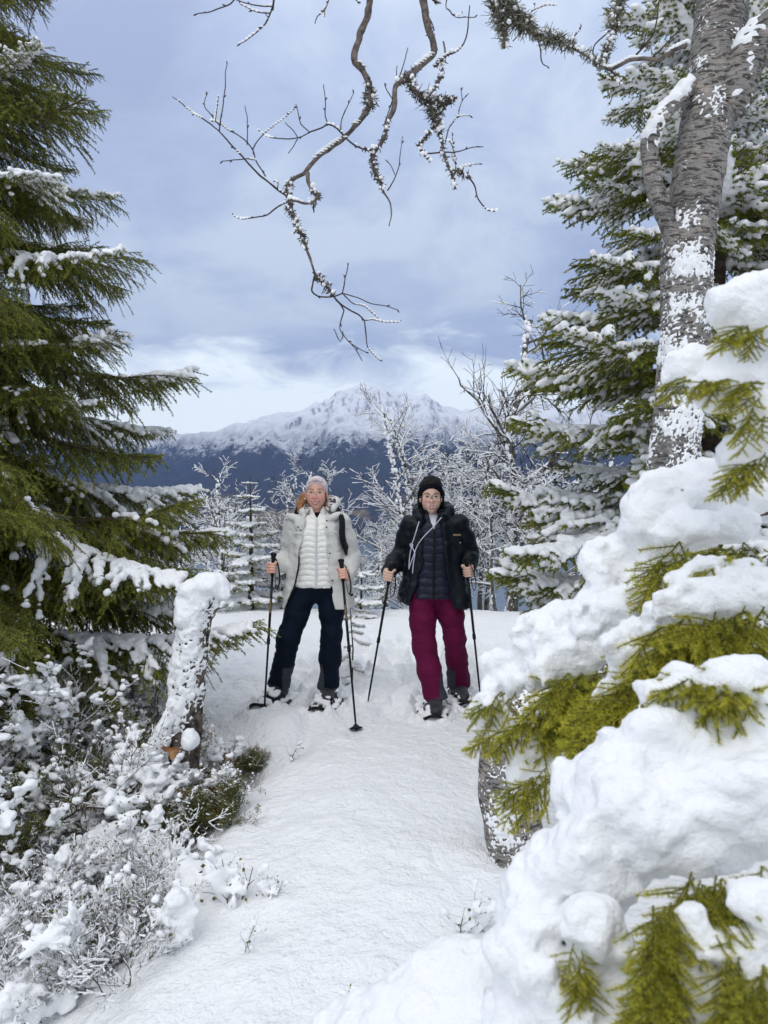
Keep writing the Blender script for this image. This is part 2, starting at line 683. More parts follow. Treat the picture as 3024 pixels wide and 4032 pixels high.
def birch_mat():
    m = bpy.data.materials.new('birch_bark')
    m.use_nodes = True
    t = NT(m.node_tree)
    b = t.n('ShaderNodeBsdfPrincipled')
    tc = t.n('ShaderNodeTexCoord')
    ob = tc.outputs['Object']
    stretch = t.mapping(ob, (19, 19, 85))
    band = t.noise(stretch, 1.0, 5, 0.65, 0.6)
    fine = t.noise(t.mapping(ob, (30, 30, 150)), 1.0, 4, 0.7, 0.3)
    patch = t.noise(ob, 5.0, 4, 0.6)
    base = t.mix(t.ramp(patch, [(0.38, 0.0), (0.62, 1.0)]), (0.31, 0.285, 0.26), (0.20, 0.19, 0.18))
    base = t.mix(t.ramp(t.noise(ob, 11, 3), [(0.55, 0.0), (0.7, 1.0)]), base, (0.42, 0.355, 0.31))
    dark = t.ramp(band, [(0.43, 1.0), (0.50, 0.0)])
    base = t.mix(dark, base, (0.055, 0.048, 0.045))
    dark2 = t.ramp(fine, [(0.36, 0.85), (0.46, 0.0)])
    base = t.mix(dark2, base, (0.07, 0.06, 0.055))
    lich = t.ramp(t.noise(ob, 38, 4, 0.7), [(0.56, 0.0), (0.64, 0.8)])
    base = t.mix(lich, base, (0.33, 0.335, 0.28))
    t.l(base, b.inputs['Base Color'])
    b.inputs['Roughness'].default_value = 0.8
    b.inputs['Specular IOR Level'].default_value = 0.2
    bn = t.n('ShaderNodeBump')
    bn.inputs['Strength'].default_value = 0.9
    bn.inputs['Distance'].default_value = 0.008
    t.l(t.math('ADD', band, t.math('MULTIPLY', fine, 0.6)), bn.inputs['Height'])
    t.l(bn.outputs[0], b.inputs['Normal'])
    o = t.n('ShaderNodeOutputMaterial')
    t.l(b.outputs[0], o.inputs[0])
    return m


M_BIRCH = birch_mat()
# ------------------------------------------------------------------ ground
def sstep(a, b, x):
    t = np.clip((x - a) / (b - a), 0, 1)
    return t * t * (3 - 2 * t)


# snowshoe prints: x, y, heading angle, half length, half width, level of the trodden snow
FEET = [(-0.800, 5.50, math.radians(-106), 0.30, 0.125, -0.005), (-0.415, 5.55, math.radians(-101), 0.30, 0.125, -0.03),
        (0.345, 5.42, math.radians(-91), 0.30, 0.125, -0.04), (0.560, 5.72, math.radians(-80), 0.30, 0.125, -0.03)]


PRINTS = [(-.62, 6.15, 1.3, .09), (-.30, 6.35, 1.4, .10), (.28, 6.25, 1.6, .10), (.62, 6.45, 1.5, .09), (-.10, 6.75, 1.5, .10), (.38, 6.95, 1.7, .11), (.08, 7.25, 1.6, .10), (.52, 7.5, 1.5, .10),
          (-.55, 6.85, 1.2, .09), (.85, 6.95, 1.4, .09), (.25, 7.9, 1.6, .1), (.0, 5.95, 1.45, .07), (.05, 5.35, 1.5, .03), (-.12, 4.95, 1.4, .02)]      # older snowshoe prints
FJORD_Z = -250.0


def ground_z(x, y, fine=True):
    x = np.asarray(x, float); y = np.asarray(y, float)
    near = (1 - sstep(7, 12, np.abs(x))) * (1 - sstep(11, 16, y)) * sstep(-6, -2, y)
    z = 0.05 * fbm(x * 0.45, y * 0.45, 3.3, 3) * near * (1 - 0.8 * np.exp(-(x / 1.3) ** 2 - ((y - 5.4) / 0.9) ** 2))
    # the path mound, falling to the left into the shrubs
    bank = sstep(-1.12, -0.62, x + 0.10 * fbm(x * 1.3, y * 1.3, 8.1, 2))
    low = (1 - bank) * (1 - sstep(4.6, 5.4, y)) * sstep(-5, -3.2, x) * sstep(-1, 1, y)
    z = z - 0.20 * low
    z = z + 0.12 * np.exp(-((x + 0.05) / 0.62) ** 2) * sstep(1.2, 3.0, y) * (1 - sstep(3.6, 5.0, y))
    # hollow at the foot of the broken stump
    z = z - 0.34 * np.exp(-(((x + 0.98) / 0.26) ** 2 + ((y - 4.32) / 0.28) ** 2))
    # bank under the left walker
    z = z + 0.10 * np.exp(-(((x + 0.78) / 0.30) ** 2 + ((y - 5.10) / 0.25) ** 2))
    z = z - 0.05 * np.exp(-(((x + 0.50) / 0.07) ** 2)) * sstep(4.3, 4.7, y) * (1 - sstep(5.1, 5.4, y))
    # drift under the young spruce and on the right
    z = z + 0.16 * sstep(0.75, 1.9, x) * (1 - sstep(4.5, 7, y)) * sstep(-3, 1, y)
    z = z + 0.015 * np.exp(-(((x - 0.58) / 0.22) ** 2 + ((y - 3.0) / 0.22) ** 2))
    # trampled field behind the walkers
    tr = np.exp(-(((x - 0.1) / 1.25) ** 2)) * sstep(5.7, 6.3, y) * (1 - sstep(7.4, 8.6, y))
    z = z + tr * (0.085 * fbm(x * 3.4, y * 2.6, 1.7, 3, 0.6) + 0.035 * np.maximum(fbm(x * 9, y * 7, 4.7, 2), 0))
    z = z - 0.05 * np.exp(-((x - 0.42) / 0.22) ** 2) * sstep(5.7, 6.2, y) * (1 - sstep(7.6, 9, y))
    if fine:
        fin = near * (1 - sstep(9, 12, y))
        z = z + fin * (0.010 * fbm(x * 5.5, y * 5.5, 2.2, 3) + 0.0035 * fbm(x * 24, y * 24, 6.2, 2))
        foot = np.exp(-((x + .05) / 1.0) ** 2) * sstep(5.0, 5.5, y) * (1 - sstep(6.6, 7.8, y))
        z = z + foot * (0.030 * fbm(x * 7, y * 7, 3.9, 3, .6) + 0.045 * np.maximum(fbm(x * 13, y * 11, 8.3, 2) - .15, 0))
        for (fx, fy, fa, dp) in PRINTS:
            c, s_ = math.cos(fa), math.sin(fa)
            q = np.sqrt((((x - fx) * c + (y - fy) * s_) / .26) ** 2 + ((-(x - fx) * s_ + (y - fy) * c) / .12) ** 2)
            z = z - dp * (1 - sstep(.7, 1.1, q)) + .45 * dp * np.exp(-((q - 1.3) / .2) ** 2) * (.5 + vnoise(x * 14, y * 14, 2.1))
        for (fx, fy, fa, hl, hw, dp) in FEET:
            c, s_ = math.cos(fa), math.sin(fa)
            lx = ((x - fx) * c + (y - fy) * s_) / hl
            ly = (-(x - fx) * s_ + (y - fy) * c) / hw
            q = np.sqrt(lx ** 2 + ly ** 2)
            k_ = 1 - sstep(0.9, 1.25, q)
            z = z * (1 - k_) + dp * k_ + 0.045 * np.exp(-((q - 1.32) / 0.16) ** 2) * (0.6 + 0.9 * vnoise(x * 18, y * 18, 1.1))
    # the brow of the hill and the slope to the fjord
    edge = 9.3 + 0.5 * fbm(x * 0.25, 2.2, 5.5, 2)
    over = np.maximum(y - edge, 0)
    drop = np.where(over < 2.0, 0.13 * over ** 2, 0.52 + 0.52 * (over - 2.0))
    z = z - drop + 8.0 * sstep(40, 200, over) * fbm(x * 0.01, y * 0.01, 7.7, 3)
    # side slopes keep on gently
    return np.maximum(z, FJORD_Z - 12)


def axis(*segs):
    """segs: (start, end, step at start, step at end)"""
    out = [segs[0][0]]
    for (a, b, s0, s1) in segs:
        x = a
        while x < b - 1e-6:
            x += s0 + (s1 - s0) * (x - a) / (b - a)
            out.append(min(x, b))
    return np.array(out)


def build_ground():
    gx = axis((-4000, -60, 900, 40), (-60, -6, 25, 0.8), (-6, -1.7, 0.5, 0.03), (-1.7, 1.6, 0.018, 0.018), (1.6, 6, 0.03, 0.5), (6, 60, 0.8, 25), (60, 4000, 40, 900))
    gy = axis((-80, -4, 20, 0.8), (-4, 1.6, 0.4, 0.03), (1.6, 6.4, 0.018, 0.018), (6.4, 10.5, 0.022, 0.04), (10.5, 30, 0.06, 2), (30, 1500, 3, 120))
    X, Y = np.meshgrid(gx, gy, indexing='ij')
    Z = ground_z(X, Y)
    V = np.stack([X, Y, Z], -1).reshape(-1, 3)
    ny = len(gy)
    i = np.arange(len(gx) - 1)[:, None] * ny + np.arange(ny - 1)[None]
    Q = np.stack([i, i + ny, i + ny + 1, i + 1], -1).reshape(-1, 4)
    return link('ground', new_mesh('ground', V, [Q], M_SNOW_GROUND), kind='structure')


# ------------------------------------------------------------------ fjord and mountains
def build_far():
    m = bpy.data.materials.new('fjord_water')
    m.use_nodes = True
    t = NT(m.node_tree)
    b = t.n('ShaderNodeBsdfPrincipled')
    b.inputs['Base Color'].default_value = (0.10, 0.14, 0.17, 1)
    b.inputs['Roughness'].default_value = 0.22
    b.inputs['IOR'].default_value = 1.33
    tc = t.n('ShaderNodeTexCoord')
    bn = t.n('ShaderNodeBump')
    bn.inputs['Strength'].default_value = 0.3
    bn.inputs['Distance'].default_value = 0.5
    t.l(t.noise(tc.outputs['Object'], 0.05, 4), bn.inputs['Height'])
    t.l(bn.outputs[0], b.inputs['Normal'])
    o = t.n('ShaderNodeOutputMaterial')
    t.l(b.outputs[0], o.inputs[0])
    V = [(-14000, 300, FJORD_Z), (14000, 300, FJORD_Z), (14000, 5200, FJORD_Z), (-14000, 5200, FJORD_Z)]
    link('fjord', new_mesh('fjord', V, [np.array([[0, 1, 2, 3]])], m), kind='structure')

    # mountain wall across the fjord
    m = bpy.data.materials.new('mountain')
    m.use_nodes = True
    t = NT(m.node_tree)
    b = t.n('ShaderNodeBsdfPrincipled')
    b.inputs['Roughness'].default_value = 0.9
    b.inputs['Specular IOR Level'].default_value = 0.05
    geo = t.n('ShaderNodeNewGeometry')
    sp = t.n('ShaderNodeSeparateXYZ')
    t.l(geo.outputs['Position'], sp.inputs[0])
    z = sp.outputs[2]
    pos = geo.outputs['Position']
    nz = t.n('ShaderNodeSeparateXYZ')
    t.l(geo.outputs['Normal'], nz.inputs[0])
    big = t.noise(pos, 0.0016, 4, 0.6)
    mid = t.noise(t.mapping(pos, (1, 1, 0.35), rot=(0, 0.5, 0)), 0.006, 5, 0.65, 0.6)
    fine = t.noise(t.mapping(pos, (1, 1, 0.5), rot=(0, -0.4, 0.3)), 0.022, 4, 0.75)
    streak = t.noise(t.mapping(pos, (2.2, 0.5, 0.55), rot=(0, 0.75, 0)), 0.012, 5, 0.7, 0.3)
    lvl = t.math('ADD', z, t.math('MULTIPLY', t.math('SUBTRACT', big, 0.5), 260.0))
    lvl = t.math('ADD', lvl, t.math('MULTIPLY', t.math('SUBTRACT', mid, 0.5), 430.0))
    lvl = t.math('ADD', lvl, t.math('MULTIPLY', t.math('SUBTRACT', streak, 0.5), 420.0))
    vfine = t.noise(t.mapping(pos, (1, 1, 0.6), rot=(0, 0.6, 0.2)), 0.06, 4, 0.75)
    lvl = t.math('ADD', lvl, t.math('MULTIPLY', t.math('SUBTRACT', fine, 0.5), 420.0))
    lvl = t.math('ADD', lvl, t.math('MULTIPLY', t.math('SUBTRACT', vfine, 0.5), 330.0))
    snow = t.ramp(t.math('DIVIDE', t.math('SUBTRACT', lvl, 60.0), 800.0), [(0.24, 0.0), (0.34, 0.55), (0.46, 0.75), (0.66, 1.0)])
    forest = t.mix(t.ramp(vfine, [(0.35, 0.0), (0.65, 1.0)]), (0.009, 0.011, 0.017), (0.046, 0.039, 0.042))
    forest = t.mix(t.ramp(mid, [(0.45, 0.0), (0.6, 0.8)]), forest, (0.018, 0.023, 0.024))
    fld = t.noise(t.mapping(pos, (0.7, 0.4, 2.0)), 0.0042, 4, 0.6, 0.7)
    fldm = t.math('MULTIPLY', t.ramp(fld, [(0.48, 0.0), (0.54, 1.0)]), t.ramp(t.math('DIVIDE', t.math('ADD', z, 250.0), 260.0), [(0.0, 1.0), (0.45, 1.0), (0.75, 0.0)]))
    fields = t.mix(t.noise(pos, 0.012, 2), (0.17, 0.125, 0.055), (0.21, 0.17, 0.085))
    land = t.mix(fldm, forest, fields)
    steep = t.ramp(nz.outputs[2], [(0.62, 1.0), (0.84, 0.15)])
    rockn = t.math('MULTIPLY', steep, t.ramp(t.math('ADD', t.math('MULTIPLY', streak, 0.6), t.math('MULTIPLY', fine, 0.4)), [(0.47, 0.0), (0.56, 1.0)]))
    snowc = t.mix(t.math('MULTIPLY', rockn, 0.8), (0.86, 0.87, 0.89), (0.10, 0.10, 0.11))
    t.l(t.mix(snow, land, snowc), b.inputs['Base Color'])
    bn = t.n('ShaderNodeBump')
    bn.inputs['Strength'].default_value = 0.7
    bn.inputs['Distance'].default_value = 25
    t.l(t.math('ADD', mid, t.math('MULTIPLY', fine, 0.6)), bn.inputs['Height'])
    t.l(bn.outputs[0], b.inputs['Normal'])
    o = t.n('ShaderNodeOutputMaterial')
    t.l(b.outputs[0], o.inputs[0])

    RY = 7000.0
    uu = np.array([-3500, -900, 0, 300, 550, 700, 800, 1000, 1150, 1270, 1330, 1400, 1500, 1600, 1750, 1900, 2100, 2300, 2600, 3024, 4200, 6500])
    vv = np.array([1500, 1560, 1660, 1700, 1735, 1712, 1692, 1652, 1618, 1585, 1535, 1515, 1505, 1535, 1580, 1600, 1605, 1600, 1600, 1600, 1560, 1520])
    rx = (uu - 1512) / FPX * RY
    rz = CAM_Z + (HORIZON_V - vv) / FPX * RY
    gx = axis((-11000, -3200, 420, 40), (-3200, 3200, 20, 20), (3200, 11000, 40, 420))
    gy = axis((3300, 7200, 40, 28), (7200, 9500, 60, 300))
    X, Y = np.meshgrid(gx, gy, indexing='ij')
    # rays spread from the viewer, so ridge height follows direction, softly blended with plain x
    R = np.interp(X * RY / np.clip(Y, 4500, RY), rx, rz)
    shore = 3520 + 150 * fbm(X * 0.0008, 1.2, 4.4, 3)
    s_ = np.clip((Y - shore) / (RY - shore), -0.2, 1.35)
    prof = np.where(s_ < 1, 0.34 * np.clip(s_, 0, 1) + 0.66 * np.clip(s_, 0, 1) ** 2.0, 1 - 0.55 * (s_ - 1))
    ridged = 1 - np.abs(fbm(X * 0.0013, Y * 0.0006, 1.9, 5, 0.55))
    amp = np.clip(s_, 0, 1) * (1 - sstep(0.72, 0.98, s_)) + 0.10 * sstep(0.5, 0.9, s_)
    Z = FJORD_Z + 4 + (R - FJORD_Z) * prof + 300 * amp * (ridged - 0.72) + 45 * fbm(X * 0.005, Y * 0.006, 3.1, 3) * np.clip(s_ * 2, 0, 1)
    Z = np.where(s_ < 0, FJORD_Z + 4 + s_ * 400, Z)
    ny = len(gy)
    i = np.arange(len(gx) - 1)[:, None] * ny + np.arange(ny - 1)[None]
    Q = np.stack([i, i + ny, i + ny + 1, i + 1], -1).reshape(-1, 4)
    link('mountain', new_mesh('mountain', np.stack([X, Y, Z], -1).reshape(-1, 3), [Q], m), kind='structure')


def build_haze():
    m = bpy.data.materials.new('haze')
    m.use_nodes = True
    t = NT(m.node_tree)
    v = t.n('ShaderNodeVolumePrincipled')
    v.inputs['Color'].default_value = (0.36, 0.55, 1.0, 1)
    v.inputs['Density'].default_value = 0.000064
    v.inputs['Anisotropy'].default_value = 0.0
    o = t.n('ShaderNodeOutputMaterial')
    t.l(v.outputs[0], o.inputs[1])
    x0, x1, y0, y1, z0, z1 = -14200, 14200, -200, 9700, FJORD_Z - 80, 1250
    V = [(x, y, z) for z in (z0, z1) for y in (y0, y1) for x in (x0, x1)]
    Q = [[0, 2, 3, 1], [4, 5, 7, 6], [0, 1, 5, 4], [2, 6, 7, 3], [0, 4, 6, 2], [1, 3, 7, 5]]
    link('haze', new_mesh('haze', V, [np.array(Q)], m, smooth=False), kind='stuff',
         label='thin blue winter haze over the valley and fjord')
# ------------------------------------------------------------------ spruces
def needles(P0, D, L, wdt, seed, tint0, out_angle=0.8):
    """bottle-brush needles: points P0, twig directions D"""
    g = np.random.default_rng(seed)
    n = len(P0)
    D = D / (np.linalg.norm(D, axis=1)[:, None] + 1e-9)
    r = g.normal(size=(n, 3))
    r[:, 2] += 0.25
    r -= D * np.sum(r * D, 1)[:, None]
    r /= np.linalg.norm(r, axis=1)[:, None] + 1e-9
    dirn = D * 0.62 + r * out_angle
    dirn /= np.linalg.norm(dirn, axis=1)[:, None]
    s = np.cross(dirn, g.normal(size=(n, 3)))
    s /= np.linalg.norm(s, axis=1)[:, None] + 1e-9
    ln = L * (0.75 + 0.5 * g.random(n))[:, None]
    tip = P0 + dirn * ln
    V = np.stack([P0 - s * wdt / 2, P0 + s * wdt / 2, tip], 1).reshape(-1, 3)
    F = np.arange(3 * n).reshape(-1, 3)
    t = np.clip(tint0 + g.normal(0, 0.10, n), 0, 1)
    return V, F, np.repeat(t, 3)


def spruce_branch(seed, L, npm=520, snow=0.5, hang=0.8, voxel=0.010, nw=0.0042, nl=0.0130, spacing=0.052, stub=1.0):
    """one bough along +X, up +Z; returns (bough mesh, snow mesh)"""
    g = np.random.default_rng(seed)
    s = np.linspace(0, 1, 26)
    bend = g.normal(0, 0.05)
    ax = np.stack([L * s, L * bend * s ** 2, L * (-0.30 * s + 0.24 * s ** 2.4)], 1)
    mb = MB()
    add_tube(mb, ax, np.linspace(0.016, 0.004, 26) * (0.6 + 0.4 * L), 6, 0)
    A, B, RA, RB = [], [], [], []          # twig segments
    NP, ND, NTt = [], [], []               # needle seeds
    snowp = []                             # (point, radius)

    def twig(p0, d, ln, droop, r0, dens, tint, lev):
        nseg = max(2, int(ln / 0.035))
        p = p0.copy(); d = d / np.linalg.norm(d)
        pts = [p.copy()]
        for k in range(nseg):
            d = d + np.array([g.normal(0, .06), g.normal(0, .06), -droop * (ln / nseg) * (0.7 + 0.6 * g.random())])
            if lev == 1 and k > nseg * 0.75:
                d[2] += 0.05
            d = d / np.linalg.norm(d)
            p = p + d * (ln / nseg)
            pts.append(p.copy())
        pts = np.array(pts)
        A.append(pts[:-1]); B.append(pts[1:])
        rr = np.linspace(r0, 0.0012, len(pts))
        RA.append(rr[:-1]); RB.append(rr[1:])
        n = int(ln * dens)
        t = np.sort(g.random(n)) * (len(pts) - 1.001)
        i = t.astype(int); f = (t - i)[:, None]
        NP.append(pts[i] * (1 - f) + pts[i + 1] * f)
        ND.append(pts[i + 1] - pts[i])
        # the youngest growth at the end of a shoot is the yellower
        NTt.append(tint + 0.30 * (t / (len(pts) - 1)) ** 2)
        return pts

    n1 = int(L / spacing)
    for k in range(n1):
        f = 0.10 + 0.90 * (k + g.random() * 0.6) / n1
        f = min(f, 0.995)
        x = f * 25
        i = min(int(x), 24)
        p0 = ax[i] + (ax[i + 1] - ax[i]) * (x - i)
        ta = ax[i + 1] - ax[i]; ta /= np.linalg.norm(ta)
        for side in (-1, 1):
            ln = L * (0.08 + 0.50 * (1 - f) ** 0.75 * min(1, f * 3.2)) * (0.65 + 0.6 * g.random())
            if ln < 0.05:
                continue
            ang = math.radians(48 + g.normal(0, 9))
            d = ta * math.cos(ang) + np.array([0, side, 0.10 + 0.1 * g.normal()]) * math.sin(ang)
            pts = twig(p0, d, ln, hang * 1.1, 0.0035, npm * (0.35 + 0.65 * min(1, f * 1.6)), 0.42 + 0.12 * g.random(), 1)
            nt = int(ln / 0.042)
            for j in range(1, nt + 1):
                q = j / (nt + 1) * (len(pts) - 1)
                a = min(int(q), len(pts) - 2)
                pp = pts[a] + (pts[a + 1] - pts[a]) * (q - a)
                dd = pts[a + 1] - pts[a]; dd /= np.linalg.norm(dd)
                side2 = np.cross(dd, [0, 0, 1]); side2 /= np.linalg.norm(side2) + 1e-9
                sg = 1 if (j % 2) else -1
                l2 = (0.05 + 0.10 * g.random() + 0.10 * ln * (1 - j / (nt + 1))) * min(1, 0.5 + L * 0.5)
                if hang >= 1:
                    l2 = l2 * (0.8 + 1.1 * g.random() * min(1, 2.2 * (1 - f)))
                    d2 = dd * 0.75 + side2 * sg * 0.48 + np.array([0, 0, -0.22 - 0.5 * g.random()])
                else:
                    d2 = dd * 0.75 + side2 * sg * 0.65 + np.array([0, 0, -0.20 - hang * 0.6 * g.random()])
                l2 *= stub
                twig(pp, d2, l2, hang * 1.8, 0.002, npm * 1.15, 0.22 + 0.55 * g.random() ** 1.3, 2)
            if snow > 0:
                patch = vnoise(p0[0] * 2.6 + seed * 3.7, side * 2.0, seed * 1.3) * 0.6 + 0.5
                for j in range(len(pts)):
                    fr = j / len(pts)
                    if patch + 0.18 * g.random() < 1.08 - snow or fr > 0.85:
                        continue
                    snowp.append((pts[j] + np.array([0, 0, 0.012]), (0.017 + 0.020 * min(1, snow + .25) * g.random()) * (1.05 - 0.45 * fr)))
    # end of the leader
    twig(ax[-4], ax[-1] - ax[-4], L * 0.10 + 0.05, 0.0, 0.003, npm, 0.55, 1)
    n = int(L * npm * 0.8)
    t = np.sort(0.3 + 0.7 * g.random(n)) * 24.99
    i = t.astype(int); f = (t - i)[:, None]
    NP.append(ax[i] * (1 - f) + ax[i + 1] * f); ND.append(ax[i + 1] - ax[i]); NTt.append(np.full(n, 0.4))
    if snow > 0:
        for j in range(4, 26):
            if vnoise(ax[j, 0] * 4 + seed, 1.5, 2.5) * 0.6 + 0.5 > 0.95 - snow:
                snowp.append((ax[j] + np.array([0, 0, 0.012]), 0.016 + 0.022 * snow * g.random()))
    V, Q = prisms(np.concatenate(A), np.concatenate(B), np.concatenate(RA), np.concatenate(RB), 3)
    mb.add(V, Q, 0)
    V, F, T = needles(np.concatenate(NP), np.concatenate(ND), nl, nw, seed + 1, np.concatenate(NTt))
    mb.add(V, F, 1, T)
    me = mb.mesh('branch', [M_TWIG, M_NEEDLE], smooth=False)
    sm = None
    if snowp:
        C = np.array([p for p, r in snowp]); R = np.array([r for p, r in snowp])
        F_ = Field(C.min(0) - 0.07, C.max(0) + 0.07, voxel)
        for c, r in zip(C, R):
            F_.ell(c, (r * 1.15, r * 1.15, r * 0.9), 0.014)
        F_.noise(0.010, 26, 3)
        V, Q = F_.mesh()
        sm = new_mesh('snow', V, [Q], M_SNOW)
    return me, sm


def build_spruces():
    light = [spruce_branch(100 + i, L, snow=s, hang=1.0, stub=0.78) for i, (L, s) in enumerate(((1.7, 0.32), (1.7, 0.50), (1.35, 0.26), (1.35, 0.42), (1.0, 0.28)))]
    heavy = [spruce_branch(200 + i, L, snow=s, hang=0.7, stub=0.62, nw=0.0052, nl=0.0155, npm=620) for i, (L, s) in enumerate(((1.3, 0.80), (1.3, 0.55), (0.95, 0.70), (0.7, 0.60)))]

    def tree(name, base, H, R0, tip_z, variants, seed, label, zlo=0.35, per=0.235, wh=6, zclear=0.0, reach=None):
        g = np.random.default_rng(seed)
        t = empty(name, base, label=label, category='spruce tree', group='spruces beside the path')
        zz = np.linspace(0, H, 14)
        pts = np.stack([0.03 * np.sin(zz * 1.3 + seed), 0.03 * np.cos(zz * 1.1), zz], 1)
        mb = MB()
        add_tube(mb, pts, np.interp(zz, [0, H], [0.075 + 0.012 * H, 0.008]), 14)
        mb.build('trunk', M_SPRUCE_BARK, t)
        z = zlo
        lv = 0
        while z < H - 0.25:
            R = R0 * (1 - z / H) ** 0.85
            off = g.random() * 6.28
            for k in range(wh):
                az = off + k * 2 * math.pi / wh + g.normal(0, 0.16)
                ln = R * g.choice([g.uniform(.55, .8), g.uniform(.8, 1.05), g.uniform(1.0, 1.16)], p=[.3, .4, .3])
                if (z < zclear and math.cos(az) * ln > 0.75) or (zclear and z < 1.5 and base[1] + ln * math.sin(az) < 4.65 and base[0] + ln * math.cos(az) > -1.75):
                    continue
                if reach and z < 1.9:
                    ln = min(ln, reach)
                me, sm = variants[g.integers(len(variants))]
                sc = ln / branch_len[me.name]
                # keep the needles near their true size: never scale far from 1
                if sc < 0.55 or sc > 1.35:
                    best = min(variants, key=lambda v: abs(math.log(ln / branch_len[v[0].name])))
                    me, sm = best
                    sc = ln / branch_len[me.name]
                b = link('branch', me, t, loc=(0, 0, z + g.normal(0, 0.05)))
                tilt = math.radians(10 + 9 * (1 - 2 * z / H) + g.normal(0, 8)) - 0.12
                b.rotation_euler = (g.normal(0, 0.08), tilt, az)
                b.scale = (sc, sc, sc)
                if sm is not None:
                    link('snow', sm, b)
            z += per * (0.8 + 0.4 * g.random())
            lv += 1
        return t

    global branch_len
    branch_len = {}
    for lst, Ls in ((light, (1.7, 1.7, 1.35, 1.35, 1.0)), (heavy, (1.3, 1.3, 0.95, 0.7))):
        for (m, _), L in zip(lst, Ls):
            branch_len[m.name] = L
    b = P(-150, 2800, 5.1)
    tree('spruce_tree', (b[0], 5.1, ground_z(b[0], 5.1) - 0.1), 7.0, 2.15, None, light, 5, 'tall green spruce with light snow on its boughs, beside the broken stump', wh=8, per=.235, zclear=.85, zlo=.25)
    b = P(2760, 2900, 4.75)
    tree('spruce_tree', (b[0], 4.75, ground_z(b[0], 4.75) - 0.1), 6.2, 1.64, None, heavy, 9, 'tall spruce with thick snow pads on its boughs, just behind the big birch trunk', wh=7, per=.235, reach=1.30)
    # unseen extra spruce, added behind the camera only to shade the nearest boughs
    tree('spruce_tree', (0.35, -2.7, float(ground_z(0.35, -2.7)) - 0.1), 6.4, 1.9, None, light, 15, 'unseen spruce added behind the viewpoint to shade the nearest boughs', per=.3)
    return light, heavy
# ------------------------------------------------------------------ the big birch, its limbs over the path
def plaster(pts, rad, sides, amount, seed, lump=0.016, side_dir=(-0.5, -0.8, 0.3), zf=None, freq=26):
    """snow blown onto a trunk: a lumpy shell that sinks under the bark where there is none.
    amount(t, facing) -> 0..1 coverage"""
    p = np.asarray(pts, float)
    t, N, B = frames(p)
    n = len(p)
    a = np.arange(sides) / sides * 2 * math.pi
    ring = np.cos(a)[None, :, None] * N[:, None] + np.sin(a)[None, :, None] * B[:, None]
    sd = np.asarray(side_dir, float); sd /= np.linalg.norm(sd)
    face = (ring @ sd)
    r = np.broadcast_to(np.asarray(rad, float), (n,))[:, None]
    S = p[:, None] + r[..., None] * ring
    x, y, z = S[..., 0], S[..., 1], S[..., 2]
    nz = 0.28 * vnoise(x * freq, y * freq, z * freq * 1.7 + seed) + 0.55 * vnoise(x * freq * 2.0, y * freq * 2.0, z * freq * 3.2 + seed) + 0.50 * vnoise(x * freq * 3.9, y * freq * 3.9, z * freq * 5 + seed) + 0.55 * vnoise(x * 9, y * 9, z * 14 + seed * 2)
    cov = amount(np.linspace(0, 1, n)[:, None], face)
    d = lump * (nz + (cov - 0.6) * 1.5)
    d = np.clip(d, -0.012, lump * 1.1)
    return d


def grow(mb_list, *a):
    pass


